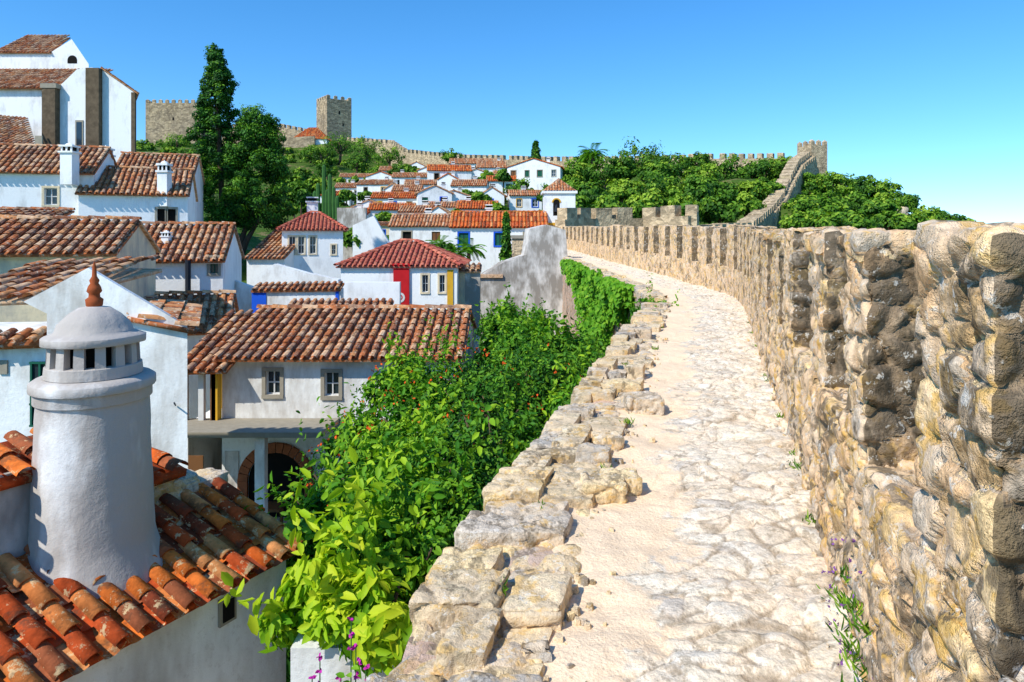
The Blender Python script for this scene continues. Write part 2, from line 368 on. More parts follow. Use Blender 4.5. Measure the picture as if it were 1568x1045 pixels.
def house(name,px0,px1,ye,yr,D,d,zb=None,rot=0,roof='x',wins=(),wm='white',key='tile',pitch=.24,row=.42,sur=None,auto=0,base=None,over=.25,side=(),chims=(),sidew='white'):
    x0,x1=X(px0,D),X(px1,D); cx=(x0+x1)/2; w=x1-x0; ze=Z(ye,D)
    zr=Z(yr,D+(d/2 if roof in('x','hip') else (0 if roof=='y' else d)))
    if zr<ze+.3: zr=ze+.3
    if zb is None: zb=min(H(cx,D),H(cx,D+d))-1.0
    ca,sa=math.cos(math.radians(rot)),math.sin(math.radians(rot))
    def G(x,y,z): return (cx+x*ca-y*sa, D+x*sa+y*ca, z)
    E=empty(name,(cx,D,zb)); hw=w/2
    mb=MB(); wb=MB()
    holes=[]
    for q in wins:
        px,py,wp,hp=q[:4]; st=q[4] if len(q)>4 else 'sash'; su=q[5] if len(q)>5 else sur
        a=X(px,D)-cx; z=Z(py,D); s_=D/F
        holes.append((a-wp*s_/2,a+wp*s_/2,z-hp*s_/2,z+hp*s_/2,st,su))
    if auto:
        n=max(1,int(w/2.2))
        for i in range(n):
            for fl in range(auto):
                zt=ze-.55-fl*2.6
                u=-hw+(i+.5+random.uniform(-.12,.12))*w/n; ww=random.choice([.35,.42,.42]); hh=random.choice([.9,1.1,1.1])
                if random.random()<.15: continue
                holes.append((u-ww,u+ww,zt-hh,zt,random.choice(['sash','sash','dark','green','wood']),random.choice([None,'grey','ochre','blue','grey'])))
    T=lambda u,dy,z:G(u,dy,z)
    hole_wall(mb,T,-hw,hw,zb,ze,holes,wm)
    for h in holes: window(wb,T,*h[:4],h[5],h[4])
    sh=[]
    for (yc,zc,ww,hh,st,su) in side: sh.append((yc-ww/2,yc+ww/2,zc-hh/2,zc+hh/2,st,su))
    TS=lambda u,dy,z:G(hw-dy,u,z)
    TL=lambda u,dy,z:G(-hw+dy,d-u,z)
    if auto and not sh:
        for i in range(max(1,int(d/2.5))):
            u=(i+.5)*d/max(1,int(d/2.5)); sh.append((u-.35,u+.35,ze-1.6,ze-.6,random.choice(['sash','dark']),random.choice([None,'grey'])))
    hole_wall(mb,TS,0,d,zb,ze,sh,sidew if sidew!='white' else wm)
    for h in sh: window(wb,TS,*h[:4],h[5],h[4])
    hole_wall(mb,TL,0,d,zb,ze,[],wm)
    hole_wall(mb,lambda u,dy,z:G(-u,d-dy,z),-hw,hw,zb,ze,[],wm)
    rb=MB(); o=over; hy=d/2
    if base: mb.box((-hw-.01,-.015,zb),(hw+.01,-.002,zb+1.6),base,G)
    if roof=='x':
        sl=(zr-ze)/hy; zo=ze-o*sl
        tiles(rb,G(-hw-.1,-o,zo+.1),G(hw+.1,-o,zo+.1),G(-hw-.1,hy,zr+.1),G(hw+.1,hy,zr+.1),pitch,row,key)
        tiles(rb,G(hw+.1,d+o,zo+.1),G(-hw-.1,d+o,zo+.1),G(hw+.1,hy,zr+.1),G(-hw-.1,hy,zr+.1),pitch,max(row,1.2),key)
        ridge(rb,G(-hw-.1,hy,zr+.14),G(hw+.1,hy,zr+.14),.12,key)
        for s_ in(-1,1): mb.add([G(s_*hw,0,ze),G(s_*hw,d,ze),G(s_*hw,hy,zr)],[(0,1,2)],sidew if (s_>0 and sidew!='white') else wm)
    elif roof=='y':
        sl=(zr-ze)/hw; zo=ze-o*sl
        tiles(rb,G(hw+o,-.12,zo+.1),G(hw+o,d,zo+.1),G(0,-.12,zr+.1),G(0,d,zr+.1),pitch,row,key)
        tiles(rb,G(-hw-o,d,zo+.1),G(-hw-o,-.12,zo+.1),G(0,d,zr+.1),G(0,-.12,zr+.1),pitch,row,key)
        ridge(rb,G(0,-.12,zr+.14),G(0,d,zr+.14),.12,key)
        for y in(0,d): mb.add([G(-hw,y,ze),G(hw,y,ze),G(0,y,zr)],[(0,1,2)],wm)
    elif roof=='hip':
        i_=min(hy,hw*.85); 
        e=[G(-hw-o,-o,ze+.02),G(hw+o,-o,ze+.02),G(hw+o,d+o,ze+.02),G(-hw-o,d+o,ze+.02)]
        r0=G(-hw+i_,hy,zr+.1); r1=G(hw-i_,hy,zr+.1)
        tiles(rb,e[0],e[1],r0,r1,pitch,row,key); tiles(rb,e[1],e[2],r1,r1,pitch,row,key)
        tiles(rb,e[2],e[3],r1,r0,pitch,max(row,1.2),key); tiles(rb,e[3],e[0],r0,r0,pitch,row,key)
        for a_,b_ in((r0,r1),(e[0],r0),(e[1],r1),(e[2],r1),(e[3],r0)): ridge(rb,Vector(a_)+Vector((0,0,.05)),Vector(b_)+Vector((0,0,.05)),.12,key)
    elif roof=='shed':
        sl=(zr-ze)/d; zo=ze-o*sl
        tiles(rb,G(-hw-.08,-o,zo+.1),G(hw+.08,-o,zo+.1),G(-hw-.08,d+.1,zr+.1),G(hw+.08,d+.1,zr+.1),pitch,row,key)
        ridge(rb,G(-hw-.08,d+.1,zr+.12),G(hw+.08,d+.1,zr+.12),.12,key)
        for s_ in(-1,1): mb.add([G(s_*hw,0,ze),G(s_*hw,d,ze),G(s_*hw,d,zr)],[(0,1,2)],wm)
        mb.add([G(-hw,d,ze),G(hw,d,ze),G(hw,d,zr),G(-hw,d,zr)],[(0,1,2,3)],wm)
    if roof in('x','hip','shed'):
        mb.box((-hw,-.08,ze-.14),(hw,-.003,ze-.02),wm,G)
    for (u,y,h_,s_) in chims:
        zc=zr-.5; cb=(u*hw,y*d)
        mb.box((cb[0]-s_,cb[1]-s_,zc-1),(cb[0]+s_,cb[1]+s_,zc+h_),wm,G)
        mb.box((cb[0]-s_*1.25,cb[1]-s_*1.25,zc+h_),(cb[0]+s_*1.25,cb[1]+s_*1.25,zc+h_+.1),wm,G)
        mb.box((cb[0]-s_*.8,cb[1]-s_*.8,zc+h_+.1),(cb[0]+s_*.8,cb[1]+s_*.8,zc+h_+.3),'dark',G)
        mb.box((cb[0]-s_*1.1,cb[1]-s_*1.1,zc+h_+.3),(cb[0]+s_*1.1,cb[1]+s_*1.1,zc+h_+.38),wm,G)
    mb.make('walls',E)
    if rb.v: rb.make('roof',E)
    if wb.v: wb.make('windows',E)
    return E,G,ze,zr,hw
def extr(mb,pts,D,dep,key,dx=0):
    P=[(X(a,D),Z(b,D)) for a,b in pts]; n=len(P)
    vs=[(x,D,z) for x,z in P]+[(x+dx,D+dep,z) for x,z in P]
    mb.add(vs,[tuple(range(n)),tuple(range(2*n-1,n-1,-1))]+[(i,n+i,n+(i+1)%n,(i+1)%n) for i in range(n)],key)
# ------------------------------------------------------------------ terrain
CP=np.array([(0,0,-5.3),(-8,0,-5.3),(-15,5,-5),(5,0,-7),(-3,8,-5.3),(-8,14,-5.3),(1,14,-5.3),(0,22,-5.2),(-8,24,-4.8),(3,30,-5),(0,40,-4.8),(-12,32,-3.5),(-18,45,.3),(-25,25,-3.5),(-35,30,-2),(-40,60,4),(-60,60,6),(-8,50,-3.5),(-8,60,-1.5),(0,60,-2),(6,62,-2.5),(-7,80,2.5),(-10,110,7.5),(-12,150,15.5),(-15,190,21),(-25,110,6.5),(-41,150,13.5),(-60,100,10),(-80,150,20),(-106,230,33),(-80,235,34),(-57,230,34),(-90,205,28),(-140,230,28),(-57,190,22),(-15,195,21),(12,168,17.5),(31,152,16.5),(56,132,14),(12,120,10),(20,90,4),(10,75,0),(25,75,1.5),(40,100,7),(40,120,12),(15,20,-9),(25,40,-7),(30,60,-3),(45,80,-1),(60,110,6.5),(67,110,3),(75,110,-1),(90,110,-7),(120,110,-15),(60,80,-8),(60,50,-14),(100,50,-22),(30,10,-16),(70,140,6),(90,160,-3),(0,230,10),(50,200,5),(-80,290,15),(-57,300,10),(0,300,-10),(100,250,-15),(-150,300,5),(-150,100,10),(-100,50,5),(-80,20,0)],float)
def Hn(x,y):
    x=np.asarray(x,float);y=np.asarray(y,float)
    d2=(x[...,None]-CP[:,0])**2+(y[...,None]-CP[:,1])**2+4
    w=1/d2**1.75; h=(w*CP[:,2]).sum(-1)/w.sum(-1)
    r=np.hypot(x,y-100); k=np.clip((r-230)/250,0,1); k=k*k*(3-2*k)
    return h*(1-k)-32*k
def H(x,y): return float(Hn(np.array(x),np.array(y)))
gx=np.concatenate([[-6000,-3000,-1500,-800,-500,-380,-300],np.arange(-250,-60,5),np.arange(-60,90,2.),np.arange(90,260,5),[300,380,500,800,1500,3000,6000]])
gy=np.concatenate([[-2000,-800,-300,-150,-80],np.arange(-40,0,4),np.arange(0,160,2.),np.arange(160,360,5),[400,500,650,900,1500,3000,7000]])
GX,GY=np.meshgrid(gx,gy); GZ=Hn(GX,GY)+.25*np.sin(GX*.7)*np.cos(GY*.55)
nxg,nyg=len(gx),len(gy)
mb=MB(); mb.add(list(zip(GX.ravel(),GY.ravel(),GZ.ravel())),[(j*nxg+i,j*nxg+i+1,(j+1)*nxg+i+1,(j+1)*nxg+i) for j in range(nyg-1) for i in range(nxg-1)],'ground')
mb.make('terrain_ground',smooth=True)
# ------------------------------------------------------------------ walkway wall
def tab(ys,xs,k_=11):
    yy=np.arange(-4,66,.25); v=np.interp(yy,ys,xs)
    k=np.ones(k_)/k_; vp=np.pad(v,k_//2,'edge'); vp=np.convolve(vp,k,'valid'); return lambda y:float(np.interp(y,yy,vp))
XR=tab([-4,2.69,4.1,6.5,9,16,20,24,35,50,60,66],[-.65,1.38,1.87,2.6,3.35,5.5,6.6,6.75,5.9,4.9,3.9,3.4])
XL=tab([-4,2.69,3.6,4.4,6.65,9.4,13.5,19.2,24,30,42,50,60,66],[-1.6,.14,.28,.5,1.15,1.9,2.95,4.5,4.75,4.3,3.75,3.3,2.3,1.8])
ZP=tab([-4,20,24,30,42,50,60,66],[0,0,.03,.23,.5,.75,1.,1.2])
ZT=tab([-4,3,8,20,35,50,66],[1.77,1.77,1.84,2.12,2.4,2.68,2.9])
ys=[0.8]
while ys[-1]<62: ys.append(ys[-1]+max(.018,ys[-1]*.0052))
nu=84; vs=[];cols=[];fs=[]
for y in ys:
    a,b_=XL(y)-.15,XR(y)+.12
    for i in range(nu+1):
        u=i/nu; x=a+(b_-a)*u
        q=Vector((x*4.6,y*6.2,0))+noise.noise_vector(Vector((x*2.5,y*2.5,0)))*.8; dist,pts=noise.voronoi(q)
        e=min(1,(dist[1]-dist[0])/.2); s_=pts[0]; rc=(math.sin(s_.x*12.9+s_.y*78.2)*43758.5)%1
        dv_=q-s_
        m_=min(1,max(0,(u-.2)*2.5+noise.noise(Vector((x*.9,y*.9,3)))*.9))
        z=ZP(y)+m_*(e*.018+(rc-.5)*.026+dv_.y*math.sin(rc*50)*.022+dv_.x*math.cos(rc*70)*.012)+noise.fractal(Vector((x*1.3,y*1.3,0)),.8,2,4)*.035+noise.noise(Vector((x*13,y*13,1)))*.006
        vs.append((x,y,z)); cols.append((rc,e,u+.1))
for j in range(len(ys)-1):
    for i in range(nu):
        k=j*(nu+1)+i; fs.append((k,k+1,k+nu+2,k+nu+1))
mb=MB(); mb.add(vs,fs,'path',cols); mb.make('wall_walk_path',smooth=True,attr=True)
W=empty('town_wall_rampart',(3,20,-5))
mb=MB()
fL=lambda t_,y,z:(XL(y)+t_,y,ZP(y)+z)
segs=[(-2,5,.07),(5,12,.1),(12,22,.14),(22,40,.2),(40,64,.35)]
for a,b_,r_ in segs:
    rbox(mb,fL,(-.62,a,-8),(-.02,b_,-.03),r_,.03,.07,'outer',2.6,skip=((0,1),(1,-1),(1,1),(2,-1)))
mb.make('town_side_face',W,True,True)
mb=MB()
fR=lambda t_,y,z:(XR(y)+t_,y,ZP(y)+z)
SILL=.84
for a,b_,r_ in [(-1,1.2,.06),(1.2,4.5,.017),(4.5,9,.032),(9,16,.06),(16,30,.1),(30,62,.2)]:
    rbox(mb,fR,(0,a,-.3),(.55,b_,SILL),r_,.025,.042,'parapet',5.2,skip=((1,-1),(1,1),(2,-1)))
mb.make('parapet_base',W,True,True)
mb=MB()
for a,b_ in [(-2,1,),(1,12),(12,30),(30,63)]:
    rbox(mb,fR,(.45,a,-10),(.75,b_,SILL-.1),.5,.03,.05,'outer',2.6,skip=((0,-1),(1,-1),(1,1),(2,-1)))
mb.make('outer_face',W,True,True)
mer=[(-1.0,.3),(1.42,1.98),(2.76,3.3),(4.1,4.85),(5.7,6.5)]
y=7.3
while y<61:
    L=random.uniform(.85,1.05); mer.append((y,y+L)); y+=L+random.uniform(.65,.8)
mb=MB()
for i,(a,b_) in enumerate(mer):
    r_=.016 if a<4 else .026 if a<7 else .045 if a<12 else .07 if a<25 else .13
    zt=ZT((a+b_)/2)-ZP((a+b_)/2)+random.uniform(-.07,.05)*(.3 if a<4 else 1)
    t0=random.uniform(-.03,.03) if a<12 else 0
    rbox(mb,fR,(t0,a,SILL-.1),(.55,b_,zt-.02),r_,.025,.042,'parapet',5.2 if a<12 else 3.5,skip=((2,-1),),ends=.95)  # ends darkens faces in the gaps: painted shade plus lichen
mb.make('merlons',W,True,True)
mb=MB()
for i,(a,b_) in enumerate(mer[1:12]):
    y=a-.01
    while y<b_-.1:
        L=random.uniform(.22,.45); L=min(L,b_-y+.03); zt=ZT(y)-ZP(y)
        if random.random()<.55: rbox(mb,fR,(random.uniform(-.04,.02),y,zt-.12),(random.uniform(.3,.5),y+L-.01,zt+random.uniform(-.04,.01)),.022 if a<5 else .04,.015,.03,'parapet',6)
        y+=L
mb.make('coping_stones',W,True,True)
mb=MB(); y=1.2
rbox(mb,fL,(-.62,.5,-.3),(.02,7,.0),.033,.04,.05,'curb',4.5,skip=((2,-1),(1,1)))
rbox(mb,fL,(-.62,7,-.3),(.02,20,.0),.07,.04,.06,'curb',3.8,skip=((2,-1),(1,1),(1,-1)))
rbox(mb,fL,(-.62,20,-.3),(.02,60,.08),.2,.04,.09,'curb',3,skip=((2,-1),(1,1),(1,-1)))
while y<40:
    L=random.uniform(.2,.55)*(1 if y<20 else 1.5); nrow=random.choice([1,2,2,3]) if y<14 else 1
    h0=.075+.04*math.sin(y*1.7)
    r_=.02 if y<5 else .036 if y<10 else .09
    if nrow==1: parts=[(-.66,random.uniform(-.16,.04))]
    elif nrow==2:
        s_=random.uniform(-.42,-.2); parts=[(-.68,s_-.015),(s_+.015,random.uniform(-.05,.05))]
    else: parts=[(-.68,-.47),(-.44,-.23),(-.2,random.uniform(-.04,.04))]
    for (ta,tb) in parts:
        hh=h0+random.uniform(-.07,.07)
        if random.random()<.15 or hh<.02: continue
        dy=random.uniform(-.06,.06)
        rbox(mb,fL,(ta+random.uniform(-.05,.02),y+dy,-.2),(tb,y+L-.03+dy,hh),r_,.014,.026,'curb',4,skip=((2,-1),),cell=random.random())
    y+=L
for (px,py,D,s_) in [(832,920,3.1,.08),(822,980,2.85,.07),(985,625,6.9,.18),(925,765,4.6,.14),(950,750,4.75,.13),(905,770,4.6,.1),(930,690,5.7,.12)]:
    x=X(px,D); rbox(mb,lambda a,b_,c:(a,b_,c),(x-s_,D-s_*.8,-.02),(x+s_,D+s_*.8,s_*.9),.018,.014,.03,'curb',5,cell=random.random())
mb.make('edge_stones',W,True,True)
# ------------------------------------------------------------------ bastion + far walls
def cren(mb,pts,th,mw,gap,mh,hgt,key,dz=0):
    for (a,b_) in zip(pts[:-1],pts[1:]):
        a=Vector(a);b_=Vector(b_); d=Vector((b_.x-a.x,b_.y-a.y,0)); L=d.length; d.normalize(); n=Vector((-d.y,d.x,0))
        def Tt(s,t_,z):
            p=a+d*s+n*t_; zz=a.z+(b_.z-a.z)*max(0,min(1,s/L)); return (p.x,p.y,zz+z)
        mb.box((-.05,-th/2,-hgt),(L+.05,th/2,-mh),key,Tt)
        s=gap/2
        while s+mw<=L+.1:
            w_=mw*random.uniform(.9,1.1); mb.box((s,-th/2+.003,-mh-.01),(s+w_,th/2-.003,random.uniform(-.08,.05)*mh),key,Tt); s+=w_+gap
FW=empty('hilltop_town_wall',(20,150,18))
mb=MB()
pts=[(532,210,225),(600,214,215),(622,228,205),(700,236,190),(780,238,178),(860,240,165),(1000,238,150),(1100,235,142),(1215,234,133)]
cren(mb,[(X(a,D),D,Z(b_,D)) for a,b_,D in pts],1.2,1.1,.85,1.1,9,'ridge')
mb.make('ridge_curtain',FW)
mb=MB()
pts=[(1233,232,128),(1215,245,119),(1200,272,110),(1190,295,101),(1170,318,88),(1140,340,75),(1062,344,64.5)]
cren(mb,[(X(a,D),D,Z(b_,D)) for a,b_,D in pts],1.8,1.2,.6,.9,9,'ridge')
cren(mb,[(X(a+16,D),D+.5,Z(b_+6,D)) for a,b_,D in pts[:5]],.5,1.2,.5,.9,9,'ridge')
mb.make('stair_wall',FW)
def tower(name,px0,px1,yt,yb,D,dep,rot=0,key='castle',mh=1.2,mw=1.2,gap=1.,slots=()):
    x0,x1=X(px0,D),X(px1,D); cx=(x0+x1)/2;hw=(x1-x0)/2; zt=Z(yt,D); zb=Z(yb,D)-6
    ca,sa=math.cos(math.radians(rot)),math.sin(math.radians(rot)); cy=D+dep/2
    G=lambda x,y,z:(cx+x*ca-y*sa,cy+x*sa+y*ca,z)
    E=empty(name,(cx,cy,zb)); mb=MB(); hd=dep/2
    mb.box((-hw,-hd,zb),(hw,hd,zt-mh),key,G)
    for (L,f) in ((hw,lambda s,t_,z:G(s,-hd+t_,z)),(hw,lambda s,t_,z:G(s,hd-t_,z)),(hd,lambda s,t_,z:G(hw-t_,s,z)),(hd,lambda s,t_,z:G(-hw+t_,s,z))):
        n=max(2,int(round((2*L+gap)/(mw+gap)))); p=(2*L-mw)/(n-1)
        for i in range(n):
            s=-L+p*i; e_=.004*(1+i%2)
            mb.box((s+e_,.002+e_,zt-mh-.01),(s+mw-e_,.5,zt-.25),key,f)
            a=[f(s+e_,.002+e_,zt-.25),f(s+mw-e_,.002+e_,zt-.25),f(s+mw-e_,.5,zt-.25),f(s+e_,.5,zt-.25),f(s+mw/2,.25,zt+.1)]
            mb.add(a,[(0,1,4),(1,2,4),(2,3,4),(3,0,4)],key)
    for (u,zc,w_,h_) in slots: mb.box((u*hw-w_/2,-hd-.02,zt-zc-h_),(u*hw+w_/2,-hd+.05,zt-zc),'dark',G)
    mb.make('tower_walls',E); return E
tower('castle_keep_tower',486,526,146,215,228,9,38,slots=((0,5,.5,1.2),(.3,9,.5,1.)))
tower('castle_tower',223,308,152,238,228,14,0,slots=((0,6,.6,1.),(.5,10,.6,1.)))
tower('hilltop_watchtower',1236,1265,214,262,128,4,15,'ridge',1.0,.8,.55)
mb=MB(); cren(mb,[(X(308,232),234,Z(192,234)),(X(430,232),232,Z(189,232)),(X(486,230),230,Z(200,230))],1.5,1.1,.9,1.2,14,'castle'); 
cren(mb,[(X(432,215),215,Z(212,215)),(X(482,215),215,Z(208,215))],1,9,.1,.1,14,'castle'); mb.make('castle_curtain_wall')
BA=empty('wall_bastion',(10,64,-2)); mb=MB()
cren(mb,[(X(858,58),58,Z(318,58)),(X(905,62),62,Z(318,62)),(X(985,64),64,Z(318,64)),(X(1058,60),60,Z(313,60))],1.0,1.6,.55,1.0,9,'ridge')
cren(mb,[(X(1058,60),60,Z(313,60)),(X(1062,66),66,Z(316,66))],1.0,1.3,.5,.9,9,'ridge'); mb.make('bastion_walls',BA)
GE=empty('ruined_plaster_wall',(1,42,-5)); mb=MB()
extr(mb,[(735,560),(735,425),(770,402),(806,390),(812,350),(838,344),(866,352),(870,400),(872,560)],42,.9,'old',-.3); mb.make('wall_slab',GE)
mb=MB(); extr(mb,[(655,470),(655,395),(700,405),(735,412),(735,500),(655,500)],43.5,.6,'old'); mb.box((X(735,42)-.1,41.85,Z(425,42)),(X(770,42),42.95,Z(425,42)+.2),'tile'); mb.make('low_wall',GE)
mb=MB(); mb.box((X(784,46),46,-5),(X(812,46),50,Z(365,46)),'ridge'); mb.box((X(782,46),45.9,Z(365,46)),(X(814,46),50.1,Z(360,46)),'grey'); mb.make('block',GE)
# ------------------------------------------------------------------ foreground house with chimney
FH=empty('foreground_roof_house',(-3,5,-5))
E1=Vector((-2.08,6.82,-1.3)); dv=Vector((-.47,-.883,0)); nv=Vector((-.883,.47,0)); RUN=1.15; RISE=.46
p0=E1; p1=E1+dv*6.; q0=E1+nv*RUN+Vector((0,0,RISE)); q1=p1+nv*RUN+Vector((0,0,RISE))
mb=MB(); tiles(mb,p0,p1,q0,q1,.2,.33,'tile_near',near=True,seg=7,jit=.02)
mb.make('roof',FH,True)
mb=MB()
w0=p0+nv*.14+Vector((0,0,-.05)); w1=p1+nv*.14+Vector((0,0,-.05))
zb=-6
w0=w0+dv*.1; g0=q0+dv*.1; r0=g0+nv*1.6
mb.add([(w0.x,w0.y,zb),(w1.x,w1.y,zb),(w1.x,w1.y,w1.z),(w0.x,w0.y,w0.z)],[(0,1,2,3)],'white2')
mb.add([(w0.x,w0.y,zb),(r0.x,r0.y,zb),(r0.x,r0.y,w0.z-.3),(g0.x,g0.y,g0.z-.08),(w0.x,w0.y,w0.z)],[(0,1,2,3,4)],'white2')
mb.make('walls',FH)
mb=MB()
def ridgewall(s0,s1,z0,z1,off,key):
    f=lambda t_,y,z:((q0+dv*y+nv*(off+t_)).x,(q0+dv*y+nv*(off+t_)).y,z)
    rbox(mb,f,(0,s0,z0),(.3,s1,z1),.04,.04,.05,key,5)
ridgewall(.3,.62,-2.5,-.68,-.02,'curb'); ridgewall(-.05,.32,-2.5,-.78,.0,'curb'); ridgewall(.58,1.3,-2.5,-.6,.0,'curb')
mb.make('ridge_stones',FH,True,True)
mb=MB()
f=lambda t_,y,z:((q0+dv*y+nv*t_).x,(q0+dv*y+nv*t_).y,z)
mb.box((.02,1.5,-3),(.4,6.,-.16),'old',f); 
mb.make('parapet_wall',FH)
mb=MB(); tiles(mb,f(-.06,1.5,-.18),f(-.06,6.,-.18),f(.5,1.5,0),f(.5,6.,0),.2,.36,'tile_near',seg=6)
tiles(mb,f(-.06,.5,-.56),f(-.06,1.0,-.56),f(.4,.5,-.45),f(.4,1.0,-.45),.18,.36,'tile_near',seg=6); mb.make('parapet_tiles',FH,True)
mb=MB(); f2=lambda t_,y,z:((w0+dv*y-nv*t_).x,(w0+dv*y-nv*t_).y,z)
mb.box((.002,.62,-1.72),(.03,.8,-1.48),'grey',f2); mb.box((.031,.65,-1.69),(.04,.77,-1.51),'dark',f2); mb.make('vent',FH)
cx,cy=-3.64,5.95
CHM=empty('whitewashed_chimney',(cx,cy,-1))
def lathe(mb,prof,key,n=64,wob=.006,c=(cx,cy)):
    vs=[];fs=[]
    for r,z in prof:
        for k in range(n):
            a=2*math.pi*k/n; P_=Vector((math.cos(a)*1.8,math.sin(a)*1.8,z*2.5)); rr=r+(noise.noise(P_)+.5*noise.noise(P_*3.5))*wob*1.5*min(1,r*4)
            vs.append((c[0]+math.cos(a)*rr,c[1]+math.sin(a)*rr,z))
    for i in range(len(prof)-1):
        for k in range(n): fs.append((i*n+k,i*n+(k+1)%n,(i+1)*n+(k+1)%n,(i+1)*n+k))
    mb.add(vs,fs,key)
mb=MB(); body=[(.6,-1.2),(.52,-1.0),(.485,-.88)]+[(.475-.05*i/20,-.82+1.15*i/20) for i in range(21)]+[(.43,.36)]
lathe(mb,body,'chim'); 
lathe(mb,[(.42,.355),(.445,.36),(.447,.365),(.447,.45),(.45,.455),(.475,.46),(.478,.465),(.478,.53),(.474,.535),(.44,.56),(.38,.565),(.3,.57),(.0,.57)],'chim')
mb.make('shaft',CHM,True)
mb=MB(); lathe(mb,[(.24,.56),(.24,.92)],'dark',24,0)
n=14
for k in range(n):
    a0=2*math.pi*(k-.25)/n; a1=2*math.pi*(k+.25)/n; vs=[]
    for z,ri,ro_ in ((.57,.28,.36),(.86,.28,.345)):
        for a in (a0,a1):
            for r in (ri,ro_): vs.append((cx+math.cos(a)*r,cy+math.sin(a)*r,z))
    mb.add(vs,[(0,1,3,2),(4,6,7,5),(1,5,7,3),(0,2,6,4),(0,4,5,1),(2,3,7,6)],'chim')
lathe(mb,[(.375,.57),(.375,.6),(.37,.66),(.365,.665),(.28,.67)],'chim',48,.004)
mb.make('lantern',CHM)
mb=MB(); lathe(mb,[(.25,.85),(.36,.842),(.384,.845),(.388,.85),(.388,.905),(.384,.91),(.33,.93),(.29,.95),(.265,1.02),(.2,1.09),(.12,1.15),(0,1.17)],'chim',48,.014)
mb.make('cap',CHM,True)
mb=MB(); lathe(mb,[(.05,1.14),(.065,1.17),(.07,1.22),(.045,1.24),(.043,1.27),(.06,1.29),(.05,1.33),(.032,1.36),(.04,1.385),(.02,1.42),(.016,1.5),(0,1.56)],'terra',20,0); mb.make('clay_finial',CHM,True)
mb=MB(); mb.box((X(445,5.4),5.4,-5),(X(640,5.4),5.9,Z(992,5.4)),'white2'); mb.make('whitewashed_garden_wall')
# ------------------------------------------------------------------ house A
HA=empty('gable_house',(-8,10,-5)); mb=MB(); D=10.5
extr(mb,[(-120,800),(-120,540),(0,525),(72,520),(72,480),(36,462),(135,410),(287,500),(287,800)],D,.3,'white2',-.15)
extr(mb,[(-120,800),(-120,525),(280,520),(280,800)],D+.3,2.6,'white2',-1.45)
mb.make('walls',HA)
mb=MB()
tiles(mb,(X(292,D)+.1,D-.08,Z(502,D)),(X(292,D)-1.25,D+3,Z(502,D)),(X(200,D),D-.08,Z(482,D)),(X(200,D)-1.3,D+3,Z(482,D)),.22,.4,'tile',seg=5)
tiles(mb,(X(-120,D),D-.2,Z(530,D)),(X(74,D),D-.2,Z(522,D)),(X(-120,D),D+.1,Z(515,D)),(X(74,D),D+.1,Z(507,D)),.22,.3,'tile',seg=5)
tiles(mb,(X(-120,D),D+.3,Z(466,D)),(X(40,D),D+.3,Z(460,D)),(X(-120,D),D+2.6,Z(403,D+2.6)),(X(115,D),D+2.6,Z(410,D+2.6)),.24,.4,'tile',seg=5)
mb.make('roof',HA,True)
mb=MB()
T=lambda u,dy,z:(u,D+dy,z)
for (a,b_,c,d_,st) in [(50,76,652,553,'gsash')]:
    mb.box((X(a,D),D-.03,Z(c,D)),(X(b_,D),D-.004,Z(d_,D)),'glass')
    for x in (a,(a+b_)/2,b_-3): mb.box((X(x,D),D-.06,Z(c,D)),(X(x+3,D),D-.031,Z(d_,D)),'green')
    for z in (c,c-33,c-66,d_+3): mb.box((X(a-1,D),D-.063,Z(z,D)),(X(b_+1,D),D-.034,Z(z-3,D)),'green')
mb.box((X(0,D),D-.03,Z(572,D)),(X(13,D),D-.004,Z(551,D)),'grey')
for q in ((40,680),(270,620)):
    tube(mb,[(X(q[0],D),D-.02,Z(q[1],D)),(X(q[0]+14,D),D-.35,Z(q[1]-12,D)),(X(q[0]+22,D),D-.5,Z(q[1]-14,D))],[.012]*3,'metal',5)
mb.make('windows',HA)
# ------------------------------------------------------------------ house B
D=17
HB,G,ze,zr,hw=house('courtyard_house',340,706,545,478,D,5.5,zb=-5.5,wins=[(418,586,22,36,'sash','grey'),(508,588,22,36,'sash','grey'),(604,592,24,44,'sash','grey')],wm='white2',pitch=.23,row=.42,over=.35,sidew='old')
mb=MB()
x0=X(286,D); x1=X(340,D)
tiles(mb,(x0-.1,D-.6,Z(562,D)),(x1+.35,D-.6,Z(560,D)),(x0-.1,D+2.75,zr),(x1+.35,D+2.75,zr),.23,.42,'tile',seg=5)
mb.make('loggia_roof',HB,True)
mb=MB()
mb.box((x0,D+1.6,-5.5),(x1,D+1.8,ze+.1),'white2')
mb.box((x0,D-.3,Z(662,D)),(x1,D+1.6,Z(648,D)),'white2')
for px in (286,312,330): mb.box((X(px,D),D-.3,Z(648,D)),(X(px,D)+.13,D-.17,Z(566,D)),'wood' if px!=312 else 'sash')
mb.box((X(332,D),D-.3,Z(650,D)),(X(341,D),D-.05,Z(566,D)),'ochre')
mb.box((x0+.2,D+1.52,Z(648,D)),(x0+.75,D+1.6,Z(570,D)),'ochre')
mb.box((x0-.02,D-.35,-5.5),(x0+.2,D+1.6,Z(663,D)),'white2')
mb.make('loggia',HB)
mb=MB()
xa,xb=X(292,D),X(520,D)
mb.add([(xa,D-1.7,Z(662,D-1.7)),(xb,D-1.7,Z(662,D-1.7)),(xb,D-.01,Z(640,D)),(xa,D-.01,Z(640,D)),(xa,D-1.7,Z(662,D-1.7)-.12),(xb,D-1.7,Z(662,D-1.7)-.12),(xb,D-.01,Z(640,D)-.12),(xa,D-.01,Z(640,D)-.12)],[(0,1,2,3),(4,7,6,5),(0,4,5,1),(1,5,6,2),(0,3,7,4)],'grey')
